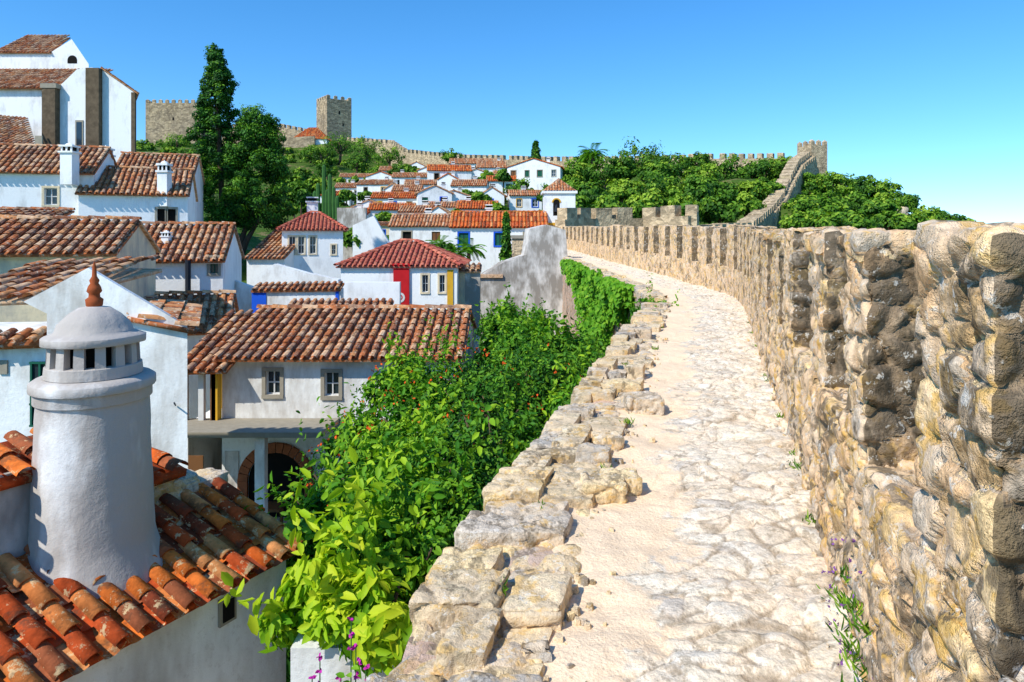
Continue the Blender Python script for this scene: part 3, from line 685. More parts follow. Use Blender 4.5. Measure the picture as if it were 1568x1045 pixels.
xp=X(400,D-1.5); mb.box((xp-.11,D-1.6,-5.3),(xp+.11,D-1.38,Z(668,D-1.7)),'white2')
mb.box((xp-.12,D-1.61,-5.3),(xp+.12,D-1.37,-4.7),'ochre')
mb.make('porch_canopy',HB)
mb=MB()
def archpanel(mb,cx,zc,r,zb,y,key):
    n=14; vs=[(cx-r,y,zb),(cx+r,y,zb)]+[(cx+r*math.cos(math.pi*i/n),y,zc+r*math.sin(math.pi*i/n)) for i in range(n+1)]
    mb.add(vs,[tuple(range(len(vs)))],key)
def archring(mb,cx,zc,r0,r1,y,dy,key,n=14):
    for i in range(n):
        a0=math.pi*(i+.05)/n;a1=math.pi*(i+.95)/n
        vs=[(cx+r*math.cos(a),yy,zc+r*math.sin(a)) for yy in(y,y-dy) for a in(a0,a1) for r in(r0,r1)]
        mb.add(vs,[(0,1,3,2),(4,6,7,5),(0,4,5,1),(2,3,7,6),(0,2,6,4),(1,5,7,3)],key)
ax=X(424,D); az=Z(735,D)
archpanel(mb,ax,az,.7,-5.4,D-.012,'dark'); archring(mb,ax,az,.71,.95,D-.002,.09,'brick')
for s in(-1,1): mb.box((ax+s*.83-.12,D-.09,-5.4),(ax+s*.83+.12,D-.003,az),'brick')
mb.box((X(345,D),D-.03,-5.4),(X(366,D),D-.004,Z(690,D)),'old')
mb.box((X(300,D),D-.4,-5.4),(X(322,D),D-.36,Z(690,D)),'wood')
mb.box((X(330,D-.3),D-.6,-5.4),(X(338,D-.3),D-.36,-4.6),'ochre')
mb.box((X(365,D),D-.9,-5.3),(X(385,D),D-.6,-4.5),'wood'); mb.box((X(415,D),D-.8,-4.75),(X(445,D),D-.3,-4.68),'wood')
for u in(417,441): mb.box((X(u,D),D-.6,-5.3),(X(u,D)+.05,D-.5,-4.75),'wood')
mb.make('arched_entrance',HB)
mb=MB(); mb.box((-9.5,11,-5.35),(-4.6,17,-5.18),'cream'); mb.make('courtyard_paving')
# ------------------------------------------------------------------ middle-left houses
house('red_corner_house',522,700,408,372,32,6,zb=-5,roof='hip',wins=[(651,434,9,26,'sash','cream'),(677,434,8,26,'sash','cream'),(580,440,8,6,'dark')],key='tile_red',over=.2)
mb=MB(); D=32
mb.box((X(603,D),D-.12,-5),(X(627,D),D-.004,Z(403,D)),'redp'); mb.box((X(601,D),D-.16,Z(411,D)),(X(629,D),D-.003,Z(404,D)),'redp')
def ringd(mb,cx,cz,r,y,key,n=16,r0=0):
    for i in range(n):
        a0=2*math.pi*i/n;a1=2*math.pi*(i+1)/n
        mb.add([(cx+q*math.cos(a),y,cz+q*math.sin(a)) for a,q in((a0,r0),(a0,r),(a1,r),(a1,r0))],[(0,1,2,3)],key)
ringd(mb,X(613,D),Z(455,D),.24,D-.135,'sash',16,.14); ringd(mb,X(613,D),Z(455,D),.08,D-.135,'sash')
mb.box((X(685,D),D-.05,-5),(X(694,D),D-.004,Z(412,D)),'ochre'); 
mb.make('red_pilaster_trim',bpy.data.objects['red_corner_house'])
mb=MB(); mb.box((X(695,33),33,-5),(X(735,33),33.6,Z(412,33)),'cream'); mb.box((X(712,33),32.98,-5),(X(735,33),32.997,Z(418,33)),'old')
tiles(mb,(X(693,33),32.8,Z(414,33)),(X(737,33),32.8,Z(414,33)),(X(693,33),33.8,Z(405,33)),(X(737,33),33.8,Z(405,33)),.24,.5,'tile'); mb.make('ochre_side_wall')
house('pink_roof_house',434,524,352,328,42,7,zb=-4,roof='hip',rot=14,wins=[(449,375,9,26,'sash','cream'),(462,375,9,26,'sash','cream'),(479,375,9,26,'sash','cream'),(510,382,6,14,'sash','cream')],key='tile_red',chims=((-.1,.6,1.3,.35),))
house('white_annex_house',378,436,395,352,40,5,zb=-4,roof='shed')
def gwall(name,pts,D,dep,key='white2',trim=None,tilecap=False):
    E=empty(name,(X(pts[0][0],D),D,-5)); mb=MB(); extr(mb,pts,D,dep,key); mb.make('wall',E)
    mb=MB()
    if tilecap:
        top=[p for p in pts if p[1]<pts[0][1]-5][:2]
        (a,za),(b_,zb_)=top
        tiles(mb,(X(a,D),D-.12,Z(za,D)),(X(b_,D),D-.12,Z(zb_,D)),(X(a,D),D+dep+.1,Z(za,D)+.2),(X(b_,D),D+dep+.1,Z(zb_,D)+.2),.22,.4,'tile'); 
    if trim:
        for (a,b_,c,d_,k) in trim: mb.box((X(a,D),D-.03,Z(d_,D)),(X(b_,D),D-.004,Z(c,D)),k)
    if mb.v: mb.make('trim',E)
gwall('blue_trim_wall',[(386,480),(386,444),(522,442),(522,480)],24,.4,trim=[(386,408,448,480,'blue'),(514,519,446,480,'blue')],tilecap=True)
gwall('yard_wall',[(270,480),(270,452),(330,420),(388,440),(388,500)],26,.3)
gwall('stone_topped_wall',[(388,470),(388,425),(420,404),(470,418),(518,428),(518,470)],29,.5,'white2')
gwall('terrace_wall',[(520,490),(520,432),(612,432),(612,490)],28,.3,'white')
gwall('low_terrace_wall',[(440,490),(440,470),(600,470),(600,500)],21.8,.3,'white2',tilecap=True)
house('dark_pipe_house',158,335,398,348,23,4.5,zb=-5,roof='x',wins=[(216,440,26,20,'sash','cream'),(322,407,12,24,'gsash','grey')],row=.45,rot=14)
mb=MB()
for px,D in((165,22.4),(288,22.95)): tube(mb,[(X(px,D),D,-5),(X(px,D),D,Z(398,D))],[.09,.09],'metal')
mb.make('drain_pipes',bpy.data.objects['dark_pipe_house'])
house('long_roof_house',-120,160,388,342,17,4,zb=-5,roof='x',wm='cream',row=.42,rot=14)
house('small_ridge_house',232,345,505,455,20.5,2.5,zb=-5,roof='x',rot=16)
house('loggia_house',132,280,296,262,31,4,zb=-3.5,roof='x',wins=[(243,332,12,26,'dark','grey'),(257,332,12,26,'dark','grey')],row=.45,rot=20)
house('window_house',-60,132,262,228,30,4,zb=-3.5,roof='x',wins=[(73,300,18,26,'sash','cream')],row=.45,rot=14)
house('left_low_house',-100,45,350,325,22,3,zb=-4,roof='shed',row=.45,rot=14)
house('tall_side_house',180,290,268,240,38,5,zb=-3,roof='x',wins=[(270,290,14,30,'sash','grey')],rot=18)
def chimney(name,px,yb,yt,D,wpx,pots=True):
    E=empty(name,(X(px,D),D,Z(yb,D))); mb=MB(); c=(X(px,D),D); r=wpx/2*D/F; zb_,zt=Z(yb,D),Z(yt,D); h=zt-zb_
    T=lambda x,y,z:(c[0]+x,c[1]+y,z)
    mb.box((-r,-r,zb_-.6),(r,r,zb_+h*.62),'white',T); mb.box((-r*1.25,-r*1.25,zb_+h*.62),(r*1.25,r*1.25,zb_+h*.68),'white',T)
    mb.box((-r*.7,-r*.7,zb_+h*.68),(r*.7,r*.7,zb_+h*.83),'dark',T)
    for sx in(-1,0,1):
        for sy in(-1,1): mb.box((sx*r*.8-r*.12,sy*r*.8-r*.12,zb_+h*.68),(sx*r*.8+r*.12,sy*r*.8+r*.12,zb_+h*.83),'white',T)
    mb.box((-r*1.15,-r*1.15,zb_+h*.83),(r*1.15,r*1.15,zb_+h*.89),'white',T)
    mb.make('stack',E); mb=MB(); lathe(mb,[(r*.8,zb_+h*.89),(r*.5,zb_+h*.95),(r*.15,zb_+h*.97),(0,zt)],'white',12,0,c); mb.make('cap',E)
for a in [(107,262,218,30,18),(162,268,222,33,16),(252,296,245,31.5,15),(255,380,352,24,11),(158,380,352,19,12)]: chimney('small_chimney',*a)
# ------------------------------------------------------------------ church
CHU=empty('church',(-45,55,3)); D=55; mb=MB()
extr(mb,[(88,330),(88,135),(118,106),(140,103),(158,106),(208,141),(208,330)],D,9,'white',-5.6)
extr(mb,[(-80,330),(-80,135),(90,135),(90,330)],D+.5,8,'white',-5.6)
extr(mb,[(-80,130),(-80,80),(78,80),(110,60),(136,98),(136,130)],D+5,7,'white',-5.)
extr(mb,[(-80,330),(-80,215),(75,228),(75,330)],D-6,5,'white',-4)
mb.make('walls',CHU)
mb=MB()
mb.box((X(72,D),D-.6,-2),(X(92,D),D+.45,Z(137,D)),'dstone'); mb.box((X(70,D),D-.65,Z(137,D)),(X(94,D),D+.5,Z(130,D)),'grey')
mb.box((X(137,D),D-.5,-2),(X(157,D),D-.004,Z(106,D)),'dstone'); mb.box((X(203,D),D-.2,-2),(X(208,D)+.05,D-.004,Z(142,D)),'dstone')
mb.box((X(0,D),D-6.3,-2),(X(8,D),D-6.004,Z(200,D)),'dstone')
mb.box((X(116,D),D-.06,Z(240,D)),(X(128,D),D-.004,Z(184,D)),'grey'); mb.box((X(118,D),D-.08,Z(238,D)),(X(126,D),D-.061,Z(187,D)),'glass')
mb.box((X(55,D-6),D-6.1,Z(240,D-6)),(X(66,D-6),D-6.004,Z(208,D-6)),'grey')
archpanel(mb,X(111,D+5),Z(92,D+5),.42,Z(97,D+5),D+4.98,'dark')
mb.make('stone_pilasters',CHU)
mb=MB()
tiles(mb,(X(-80,D),D+.1,Z(134,D)),(X(98,D),D+.1,Z(134,D)),(X(-80,D),D+5,Z(106,D+5)),(X(118,D),D+5,Z(106,D+5)),.3,.6,'tile')
tiles(mb,(X(-80,D),D+4.8,Z(81,D+5)),(X(80,D+5),D+4.8,Z(81,D+5)),(X(-80,D),D+9,Z(54,D+9)),(X(108,D+9),D+9,Z(57,D+9)),.3,.6,'tile')
tiles(mb,(X(210,D)+.15,D-.1,Z(143,D)),(X(210,D)-5.6,D+9,Z(143,D)),(X(156,D),D-.1,Z(103,D)),(X(156,D)-5.6,D+9,Z(103,D)),.3,.8,'tile')
tiles(mb,(X(-80,D-6),D-6.3,Z(216,D-6)),(X(60,D-6),D-6.3,Z(228,D-6)),(X(-80,D-1),D-1,Z(170,D-1)),(X(40,D-1),D-1,Z(196,D-1)),.3,.6,'tile')
mb.make('roof',CHU)
# ------------------------------------------------------------------ bell gable
BG=empty('bell_tower',(X(857,62),62,0)); D=62; mb=MB()
bx=X(857,D)
holes=[(X(847,D),X(857,D),Z(330,D),Z(310,D))]
hole_wall(mb,lambda u,dy,z:(u,D+dy,z),X(833,D),X(881,D),-3,Z(296,D),holes,'white',.5)
mb.box((X(833,D)+.003,D+.5,-3),(X(881,D)-.003,D+2.6,Z(296,D)),'white')
mb.box((X(830,D),D-.15,Z(296,D)),(X(884,D),D+2.8,Z(292,D)),'white'); mb.box((X(831,D),D-.1,Z(345,D)),(X(883,D),D-.003,Z(341,D)),'ochre')
archpanel(mb,X(852,D),Z(310,D),.3,Z(330,D),D-.01,'dark'); archring(mb,X(852,D),Z(310,D),.3,.42,D-.003,.05,'ochre',8)
tube(mb,[(X(852,D),D-.05,Z(313,D)),(X(852,D),D-.05,Z(318,D)),(X(852,D),D-.05,Z(324,D))],[.06,.16,.24],'metal')
mb.make('walls',BG)
mb=MB(); zt=Z(292,D); e=[(X(833,D),D-.1,zt),(X(881,D),D-.1,zt),(X(881,D),D+2.7,zt),(X(833,D),D+2.7,zt)]; ap=(bx,D+1.3,Z(272,D))
for i in range(4): tiles(mb,e[i],e[(i+1)%4],ap,ap,.25,.5,'tile')
mb.make('roof',BG)
# ------------------------------------------------------------------ town
T_=[
(690,838,347,326,60,6,'x',0,1),(596,690,346,330,67,6,'x',0,1),(640,702,338,316,80,7,'y',0,1),(776,858,257,243,120,9,'y',-10,1),
(730,775,257,246,138,5,'x',0,1),(688,770,251,242,148,5,'x',0,1),(655,722,262,252,125,5,'x',8,1),(690,745,285,275,108,5,'x',-5,1),
(735,772,300,287,98,5,'y',0,1),(700,762,320,308,86,5,'x',0,1),(640,692,297,284,96,5,'y',10,1),(600,645,293,283,106,5,'x',0,2),
(568,640,304,294,100,5,'x',0,2),(545,600,283,275,125,5,'x',-8,2),(512,560,288,280,128,5,'x',0,2),(565,635,322,311,88,5,'x',5,2),
(600,655,272,264,135,5,'x',0,2),(640,680,262,253,140,6,'y',0,1),(560,605,272,263,145,6,'y',0,1),(520,570,272,265,150,5,'x',5,1),
(655,700,318,309,90,4,'x',0,1),(745,790,278,269,118,5,'x',0,1),(780,830,300,291,100,4,'x',6,1),(540,590,318,307,92,5,'y',0,1),(448,500,214,196,216,8,'hip',0,0),
(610,660,325,315,82,4,'x',-6,1),(670,720,302,292,97,5,'y',4,1),(520,562,330,320,86,4,'shed',0,1),(620,668,283,275,116,4,'x',5,1),(708,752,268,259,126,5,'y',0,1),
(490,535,300,292,118,5,'x',0,2),(580,625,262,254,155,5,'x',0,1),(625,650,255,248,160,5,'y',0,1),(672,700,275,266,122,5,'y',0,2),(755,785,268,261,130,4,'x',0,1),(590,616,290,281,112,4,'y',0,2)]
for i,(a,b_,ye,yr,D,d_,rf,rt,au) in enumerate(T_):
    if rf=='x': d_=max(2.5,d_*.7)
    house('town_house' if i else 'long_window_house',a,b_,ye-(1 if i>1 else 0),yr+(1.5 if rf=='x' and i>1 else 0),D,d_,roof=rf,rot=rt,auto=au,pitch=.32,row=1.1,key='tile' if i%3 else 'tile_near',base=random.choice([None,'ochre',None,'blue',None]),
      chims=((random.uniform(-.6,.6),.6,.9,.3),) if rf!='hip' and D<140 else ())
house('yellow_street_house',566,640,345,342,78,6,roof='x',wm='cream',auto=1,pitch=.32,row=1.1)
gwall('stair_street_wall',[(516,370),(516,318),(560,318),(560,345),(595,372),(595,400),(516,400)],56,.5,'old')
gwall('street_wall',[(540,400),(540,345),(572,330),(596,372),(596,400)],54,.5,'white')
# ------------------------------------------------------------------ cypress
CY=empty('cypress_tree',(X(365,45),45,0))
D=45; parts=[]
z0,z1=Z(348,D),Z(78,D)
for i in range(210):
    k=(i+.5)/210; zz=z0+(z1-z0)*k
    R=(1.95*(1-k)**.6*min(1,.6+k*2.5)+.1); a=random.uniform(0,6.28); rr=R*random.uniform(.45,1.05)
    cxp=X(343,D)-k*.75+.25*math.sin(k*9)
    parts.append(crown((cxp+math.cos(a)*rr,D+math.sin(a)*rr,zz),(.25,.25,.5),3,80,.42-.17*k,.02,-1))
for i in range(170):
    k=random.random(); zz=Z(345,D)+(Z(172,D)-Z(345,D))*k
    R=2.1*math.sin(math.pi*min(1,max(.12,k*.75+.2)))**.6; a=random.uniform(0,6.28); rr=R*random.uniform(.4,1)
    parts.append(crown((X(392,D)+math.cos(a)*rr,D+.2+math.sin(a)*rr,zz),(.3,.3,.4),3,80,.42,.1,-1))
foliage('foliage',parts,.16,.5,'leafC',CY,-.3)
mb=MB()
for e_,s in (((X(330,D),D,Z(340,D)),0),((X(350,D),D,Z(300,D)),.1),((X(385,D),D+.3,Z(320,D)),-.1),((X(400,D),D,Z(330,D)),.05)):
    b0=Vector((X(362,D)+s,D,Z(405,D))); tube(mb,[b0,b0.lerp(Vector(e_),.4)+Vector((0,0,.3)),e_],[.26,.18,.1],'bark')
tube(mb,[(X(342,D),D,Z(345,D)),(X(335,D),D,Z(200,D)),(X(325,D),D,Z(110,D))],[.2,.14,.04],'bark'); mb.make('trunk',CY,True)
# ------------------------------------------------------------------ trees far
def treegroup(name,lst,leaf,key,npc=60,ncl=26,dz=None,bv=.22):
    E=empty(name,(0,100,0)); parts=[];mb=MB()
    for (px,py,D,rp) in lst:
        r=rp*D/F; c=(X(px,D),D,Z(py,D) if dz is None else H(X(px,D),D)+r*dz); parts.append(crown(c,(r,r,r*.8),ncl,npc,r*.3,random.uniform(-bv,bv),-.5))
        parts.append((lambda q:(q[0],q[1],q[2]*.3))(crown(c,(r*.55,r*.55,r*.4),8,40,r*.35,0,-1)))
        gz=H(c[0],c[1])-.3
        if gz<c[2]: tube(mb,[(c[0],c[1],gz),(c[0]+.1*r,c[1],c[2]),(c[0]-.1*r,c[1],c[2]+r*.4)],[r*.1,r*.07,r*.03],'bark',6)
        for k in range(3):
            a=k*2.1+px; tube(mb,[(c[0],c[1],c[2]-r*.4),(c[0]+math.cos(a)*r*.6,c[1]+math.sin(a)*r*.6,c[2]+r*.2)],[r*.05,r*.02],'bark',5)
    foliage('foliage',parts,leaf,.6,key,E); mb.make('trunks',E)
L1=[(880,268,125,28),(925,268,120,32),(985,248,128,38),(1030,260,125,30),(1075,276,118,30),(1120,266,124,30),(1160,266,122,28),(1195,260,126,24),(1100,298,100,32),(1060,298,95,34),(1000,288,100,34),(950,298,95,30),(905,298,92,28),(870,290,100,24),(1040,325,80,30),(1100,325,82,32),(1140,318,88,24),(1150,295,100,26),(1175,290,104,18),(990,318,80,30),(930,322,78,26),(880,318,76,22),(1010,268,115,28),(1070,252,132,22),(860,268,130,18),(1195,285,112,14),(955,262,118,24),(900,248,140,18)]
treegroup('hillside_tree_grove',L1,.5,'leafH',ncl=34,npc=60,bv=.32)
L2=[(1240,285,118,24),(1285,283,115,28),(1320,288,112,26),(1350,294,110,26),(1235,318,92,28),(1270,330,86,30),(1310,345,80,26),(1225,345,80,24),(1345,322,96,26),(1385,314,108,24),(1440,338,104,22),(1475,348,104,18),(1415,340,100,22),(1265,345,76,26),(1360,342,92,22),(1300,308,104,26),(1390,345,90,22),(1455,352,88,16)]
treegroup('outer_slope_shrubs',L2,.46,'leafH',ncl=28,bv=.34)
L2b=[(random.uniform(1230,1530),0,random.uniform(60,126),random.uniform(8,20)) for i in range(210)]
treegroup('outer_slope_bushes',L2b,.4,'leafH',ncl=12,npc=40,dz=.35,bv=.35)
L2c=[(px,0,D,random.uniform(6,13)) for px,D in [(random.uniform(130,560),random.uniform(110,222)) for i in range(170)] ]
treegroup('castle_slope_bushes',L2c,.6,'leafH',ncl=10,npc=26,dz=.3,bv=.3)
L2d=[(random.uniform(560,880),0,random.uniform(75,180),random.uniform(5,10)) for i in range(90)]
treegroup('town_garden_bushes',L2d,.4,'leafH',ncl=10,npc=28,dz=.9)
L3=[(490,240,175,24),(520,225,185,26),(560,232,180,26),(595,240,172,24),(545,250,165,20),(610,262,150,16),(500,262,160,16),(475,238,180,18),(270,222,190,22),(285,240,180,16),(640,265,150,12),(690,242,165,16),(770,270,118,14),(735,305,92,14),(800,292,104,22),(760,325,84,18),(700,330,84,10),(590,335,84,16),(745,272,124,12),(625,262,150,12),(535,350,62,20),(545,365,55,18),(680,385,46,12),(580,262,158,12),(820,262,135,14),(838,300,90,12),(460,300,70,18),(450,285,75,16),(480,285,80,18),(440,320,60,12),(830,330,72,10),(715,300,100,10),(650,345,76,9),(530,300,110,14),(560,300,112,12),(505,320,90,14),(475,320,80,16)]
treegroup('town_tree_cluster',L3,.42,'leafH',ncl=22,npc=50)
mb=MB()
for i in range(26):
    px=random.uniform(1300,1480); D=random.uniform(90,112); x=X(px,D); z=H(x,D); s=random.uniform(.3,.8)
    rbox(mb,lambda a,b_,c:(a,b_,c),(x-s,D-s,z-.5),(x+s,D+s,z+s*.8),.3,.15,.3,'curb',1.2,cell=random.random())
mb.make('slope_rocks',smooth=True,attr=True)
for (px,yb,yt,D) in [(820,250,220,150),(775,395,330,50)]:
    E=empty('slender_tree',(X(px,D),D,Z(yb,D))); r=12*D/F; pp=[]
    for k in range(16):
        q=k/15; pp.append(crown((X(px,D),D,Z(yb,D)+(Z(yt,D)-Z(yb,D))*q),(r*(1-q*.8)*.7,r*(1-q*.8)*.7,r*.5),6,30,r*.3*(1-q*.5),.1,-1))
    foliage('foliage',pp,.012*D*.3+.08,.5,'leafC',E); mb=MB(); tube(mb,[(X(px,D),D,H(X(px,D),D)-.3),(X(px,D),D,Z(yt,D)-.3)],[.12,.03],'bark'); mb.make('trunk',E)
def palm(name,px,yb,yc,D,Rp,n=26):
    E=empty(name,(X(px,D),D,Z(yb,D))); R=Rp*D/F; c=np.array([X(px,D),D,Z(yc,D)]); mb=MB()
    tube(mb,[(c[0],c[1],min(Z(yb,D),c[2]-.3)),tuple(c)],[R*.13,R*.11],'bark'); mb.make('trunk',E)
    C=[];A=[];N=[];B=[]
    for i in range(n):
        a=i*2.4; el=random.uniform(-.2,1.3); d=np.array([math.cos(a)*math.cos(el),math.sin(a)*math.cos(el),math.sin(el)]); p=c.copy()
        for k in range(14):
            d=d+np.array([0,0,-.09]); d/=np.linalg.norm(d); p=p+d*R/14
            sd=np.cross(d,[0,0,1.]); sd/=np.linalg.norm(sd)+1e-6
            for s in(-1,1):
                C.append(p);A.append(sd*s+d*.6+np.array([0,0,-.25]));N.append(np.array([0,0,1.])+sd*.3*s);B.append(random.uniform(.2,.8))
    leaf_obj('fronds',np.array(C),np.array(A),np.array(N),R*.33,R*.05,B,'vine',E)
palm('palm_tree',908,262,236,130,24); palm('palm_tree',672,400,378,47,22); palm('palm_tree',718,400,382,47,26); palm('palm_tree',700,408,390,45,22)
CA=empty('columnar_cactus',(X(498,60),60,0)); mb=MB(); M['cact']=plain('cactus_skin',(.06,.16,.04)); D=60
for dx,yt in ((0,252),(-9,280),(-14,292),(9,266),(15,285),(20,300),(4,290)):
    x=X(496+dx,D); b0=(X(497,D),D,Z(345,D)); tube(mb,[b0,(x,D+.1,Z(335,D)),(x,D,Z(310,D)),(x,D,Z(yt+3,D)),(x,D,Z(yt,D))],[.2,.2,.2,.17,.06],'cact',7)
mb.make('stems',CA)
E=empty('street_lamp',(X(1338,85),85,0)); mb=MB(); D=85; x=X(1338,D); tube(mb,[(x,D,H(x,D)-.5),(x,D,Z(350,D))],[.07,.05],'metal'); tube(mb,[(x,D,Z(350,D)),(x,D,Z(348,D)),(x,D,Z(342,D))],[.1,.22,.32],'sash',6); tube(mb,[(x,D,Z(342,D)),(x,D,Z(341,D)),(x,D,Z(337,D))],[.36,.3,.03],'metal',6); mb.make('lamp_body',E)
# ------------------------------------------------------------------ garden shrubs
def shrub(name,px,py,D,r,key,leaf,ncl,npc,flowers=None,zr_=.9,cr=.3,bias=0,asp=.45):
    c=(X(px,D),D,Z(py,D)); E=empty(name,(c[0],c[1],-5.3))
    bias+=random.uniform(-.15,.12)
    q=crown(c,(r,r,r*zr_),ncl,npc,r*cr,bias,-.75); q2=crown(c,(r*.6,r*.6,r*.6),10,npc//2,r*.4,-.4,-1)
    ns=int(18*r); d=sph(ns*2); d=d[d[:,2]>.0][:ns]; SP=[]
    for v in d:
        st=np.array(c)+v*r*.95; dr=v*.6+np.array([0,0,.8])+rng.normal(0,.25,3); L_=rng.uniform(.25,.7)
        for k in range(18): SP.append(st+dr*L_*k/18+rng.normal(0,.03,3))
    SP=np.array(SP) if SP else np.zeros((0,3))
    q3=(SP,sph(len(SP))+np.array([0,0,.5]),rng.uniform(.45,1,len(SP)))
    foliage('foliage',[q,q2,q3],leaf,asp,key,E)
    mb=MB(); b0=Vector((c[0],c[1],-5.4))
    tube(mb,[b0,(c[0]+.1,c[1],c[2]-r*.7),(c[0],c[1]+.1,c[2]+r*.3)],[.12,.08,.03],'bark')
    for k in range(7):
        a=k*2.4; s=Vector((c[0],c[1],c[2]-r*random.uniform(.3,1.))); e_=Vector(c)+Vector((math.cos(a)*r*.8,math.sin(a)*r*.8,r*random.uniform(-.2,.6)))
        tube(mb,[s,s.lerp(e_,.5)+Vector((0,0,-.1)),e_],[.05,.035,.012],'bark',6)
    mb.make('trunk',E,True)
    if flowers:
        n=flowers; d=sph(n*2); d=d[(d[:,2]>-.3)&(d[:,1]<.4)][:n]; P=np.array(c)+d*np.array([r,r,r*zr_])*rng.uniform(1.02,1.28,(len(d),1))
        P=np.repeat(P,3,0)+rng.normal(0,.028,(len(d)*3,3)); leaf_obj('flowers',P,sph(len(P))+np.array([0,0,-.4]),sph(len(P)),.06,.038,np.ones(len(P))*.5,'flo',E)
SH=[
(620,595,13.2,.7,'leafA',40),(695,598,13.4,.8,'leafB',32),(570,680,12.5,.7,'leafA',40),(655,665,12,.95,'leafA',45),(530,735,11.5,.66,'leafB',28),(740,630,12.5,1.,'leafB',24),
(805,592,14,1.15,'leafB',10),(870,620,13.5,.95,'leafB',5),(925,598,15,.65,'leafB',0),(610,750,9.5,.95,'leafA',16),(690,735,9.2,.9,'leafB',12),
(765,705,9.3,.88,'leafB',0),(830,725,9.6,.68,'leafA',0),(505,795,9.5,.58,'leafB',5),(560,820,7.6,.75,'leafA',0),(645,805,7.2,.8,'leafA',0),(725,810,7.,.62,'leafB',0),
(690,885,6.4,.55,'leafB',0),(600,870,6.4,.6,'leafA',0),(790,515,29,1.4,'leafB',0),(860,555,20,1.,'leafB',5),(800,565,20,1.3,'leafA',4),(895,645,11.5,.62,'leafA',0),(495,875,7.2,.5,'leafA',0)]
for (px,py,D,r,k,fl) in SH:
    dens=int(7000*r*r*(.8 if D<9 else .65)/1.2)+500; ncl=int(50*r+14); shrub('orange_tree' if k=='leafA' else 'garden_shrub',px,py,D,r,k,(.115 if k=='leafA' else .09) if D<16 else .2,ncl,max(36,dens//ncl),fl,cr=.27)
shrub('loquat_bush',500,925,5.8,.42,'leafY',.15,22,50,None,.8,.35,.1,.42); shrub('loquat_bush',570,945,5.5,.38,'leafY',.15,20,50,None,.7,.35,.1,.42)
shrub('bougainvillea_bush',1000,485,18,.5,'vine',.09,26,110,None,1.,.35); 
xs=rng.uniform(-4.5,1.5,26000); yy=rng.uniform(5.5,26,26000)
keep=xs<np.array([XL(v)-.75 for v in yy]); keep&=~((xs<-4.0)&(yy>10.5)); xs=xs[keep];yy=yy[keep]
Pz=np.stack([xs,yy,Hn(xs,yy)+rng.uniform(0,.5,len(xs))],1)
leaf_obj('garden_undergrowth',Pz,sph(len(xs))*.7+np.array([0,0,1.]),sph(len(xs)),.28,.09,rng.uniform(0,.6,len(xs)),'leafB')
VI=empty('ivy_vine',(4,28,-2)); pts=[]
for i in range(13000):
    y=random.uniform(22.5,38); drop=random.random()**1.2*(.5+4.2*math.exp(-((y-29)/3.)**2)+1.*noise.noise(Vector((y*.9,0,0))))
    if noise.noise(Vector((y*.7,drop*.8,5)))<-.2: continue
    pts.append((XL(y)-.66-random.random()**2*.55,y,ZP(y)+.15+.2*noise.noise(Vector((y*1.3,3,0)))-max(0,drop)))
P=np.array(pts); n=len(P)
leaf_obj('leaves',P,sph(n)*.6+np.array([-.3,-.2,-.8]),sph(n)*.5+np.array([-.8,-.5,.5]),.2*rng.uniform(.6,1.2,n),.14,np.clip(rng.normal(.5,.22,n)+.12*np.sin(P[:,2]*5+P[:,1]*2),0,1),'vine',VI)
mb=MB()
for k in range(9):
    y=23+k*1.4; tube(mb,[(XL(y)-.62,y,ZP(y)+.1),(XL(y)-.75,y+.1,ZP(y)-1),(XL(y)-.7,y-.1,-3.5)],[.02,.025,.03],'bark',5)
mb.make('stems',VI)
def tuft(C,A,N,B,p,n,L):
    for i in range(n):
        C.append((p[0]+random.gauss(0,L*.3),p[1]+random.gauss(0,L*.5),p[2])); A.append((random.gauss(0,.7)-.2,random.gauss(0,.7),1.)); N.append((random.random()-.5,-1,random.random()-.5)); B.append(random.uniform(.0,.9))
C=[];A=[];N=[];B=[];FL=[]
for y in [2.6,2.8,3.0,3.3,4.2,5.2,5.5,6.6,8.3,8.6,11,12.5,14]:
    for z in range(3 if y<3.1 else 1): 
        tuft(C,A,N,B,(XR(y)-.03,y,.0+z*random.uniform(.05,.2)),random.randint(12,26),.07)
    if y<3.2:
        for k in range(8): FL.append((XR(y)-.07+random.gauss(0,.03),y+random.gauss(0,.08),random.uniform(.05,.5)))
for y in [3.3,4.3,5.0,6.3,7.5,9.2,10.5,13,16,17]: tuft(C,A,N,B,(XL(y)+random.choice([.03,-.3]),y,.04),random.randint(12,26),.07)
for y in [7.6,8.0,8.6,9.3,10,11]: tuft(C,A,N,B,(XL(y)-.75,y,-.15),60,.14)
n=len(C); leaf_obj('wall_weeds',np.array(C),np.array(A),np.array(N),rng.uniform(.025,.08,n),.009,B,'leafH')
n=len(FL); P=np.repeat(np.array(FL),4,0)+rng.normal(0,.005,(n*4,3)); leaf_obj('violet_wall_flowers',P,sph(len(P)),sph(len(P)),.013,.01,np.ones(len(P)),'flv')
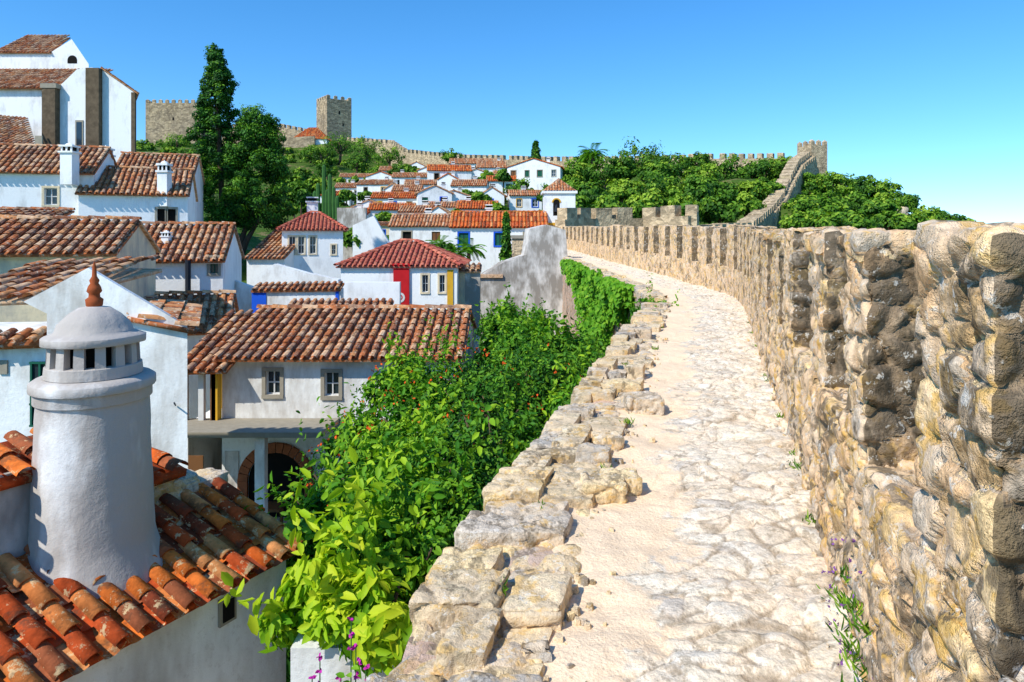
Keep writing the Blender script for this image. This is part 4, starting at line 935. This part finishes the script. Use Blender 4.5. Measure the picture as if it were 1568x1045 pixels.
# loose pebbles along both path margins
mb=MB()
for i in range(150):
    y=1.9+random.random()**1.6*10; x=(XL(y)+abs(random.gauss(0,.09))+.02) if random.random()<.6 else (XR(y)-abs(random.gauss(0,.07))-.02); s=random.uniform(.008,.03)
    vs=[]; 
    for (dx,dy,dz) in [(1,0,0),(.4,.9,0),(-.6,.8,0),(-1,-.1,0),(-.4,-.9,0),(.6,-.8,0)]: vs.append((x+dx*s*random.uniform(.7,1.2),y+dy*s*random.uniform(.7,1.2),ZP(y)-.01))
    vs+=[(v[0]*.7+x*.3,v[1]*.7+y*.3,ZP(y)+s*random.uniform(.6,1.)+.006) for v in vs]
    mb.add(vs,[(0,1,2,3,4,5),(11,10,9,8,7,6)]+[(k,(k+1)%6,6+(k+1)%6,6+k) for k in range(6)],'curb',[(random.random(),1,0)]*12)
mb.make('loose_pebbles',attr=True)
C=[];A=[];N=[];B=[]; mb=MB(); ML=empty('mallow_plant',(-.8,3.2,-1.6)); PF=[]
for (px,py) in [(538,948),(522,1036),(490,1005),(560,1020),(478,1035),(545,990)]:
    D=3.3; x,z=X(px,D),Z(py,D); tube(mb,[(x+.05,D+.1,-2.6),(x-.02,D+.05,(z-2.6)/2),(x,D,z)],[.006,.005,.003],'cact',5)
    for k in range(3): PF.append((x+random.gauss(0,.01),D,z-k*.07))
    for k in range(14): C.append((x+random.gauss(0,.02),D,z-.1-random.random()*.9));A.append((random.gauss(0,1),random.gauss(0,.6),.3));N.append((0,-.4,1));B.append(random.uniform(.3,1))
mb.make('stems',ML); leaf_obj('leaves',np.array(C),np.array(A),np.array(N),.05,.03,B,'vine',ML)
P=np.repeat(np.array(PF),5,0); leaf_obj('petals',P,sph(len(P)),sph(len(P)),.022,.018,np.ones(len(P)),'flp',ML)
# ------------------------------------------------------------------ camera, light
cam=bpy.data.cameras.new('camera'); co=bpy.data.objects.new('camera',cam); sc.collection.objects.link(co); sc.camera=co
co.location=(0,0,CH); co.rotation_euler=(math.radians(90),0,0); cam.lens=24; cam.sensor_width=36; cam.shift_y=-157/1568; cam.clip_end=12000; cam.clip_start=.05
S=Vector((-.70,-.66,.96)).normalized()
sl=bpy.data.lights.new('sun','SUN'); sl.energy=5.0; sl.angle=math.radians(.6); sl.color=(1,.96,.88)
so=bpy.data.objects.new('sun',sl); so.rotation_euler=(-S).to_track_quat('-Z','Y').to_euler(); so.location=(0,0,50); sc.collection.objects.link(so)
w=bpy.data.worlds.new('World'); sc.world=w; w.use_nodes=True; nt=w.node_tree; bg=nt.nodes['Background']
sky=nt.nodes.new('ShaderNodeTexSky'); sky.sky_type='NISHITA'; sky.sun_disc=False
sky.sun_elevation=math.asin(S.z); sky.sun_rotation=math.atan2(S.x,S.y)%(2*math.pi); sky.air_density=1.; sky.dust_density=0.; sky.ozone_density=1.2; sky.altitude=200
tc=nt.nodes.new('ShaderNodeTexCoord'); va=nt.nodes.new('ShaderNodeVectorMath'); va.operation='ADD'; va.inputs[1].default_value=(0,0,.045)
vn=nt.nodes.new('ShaderNodeVectorMath'); vn.operation='NORMALIZE'
nt.links.new(tc.outputs['Generated'],va.inputs[0]); nt.links.new(va.outputs[0],vn.inputs[0]); nt.links.new(vn.outputs[0],sky.inputs[0])
mx=nt.nodes.new('ShaderNodeMix'); mx.data_type='RGBA'; mx.blend_type='MULTIPLY'; mx.inputs[0].default_value=1; mx.inputs[7].default_value=(1.08,1.32,1.52,1)
hs=nt.nodes.new('ShaderNodeHueSaturation'); hs.inputs['Saturation'].default_value=1.22
nt.links.new(sky.outputs[0],mx.inputs[6]); nt.links.new(mx.outputs[2],hs.inputs['Color']); nt.links.new(hs.outputs[0],bg.inputs[0]); bg.inputs[1].default_value=.15
sc.view_settings.view_transform='Standard'; sc.view_settings.look='None'; sc.view_settings.exposure=0
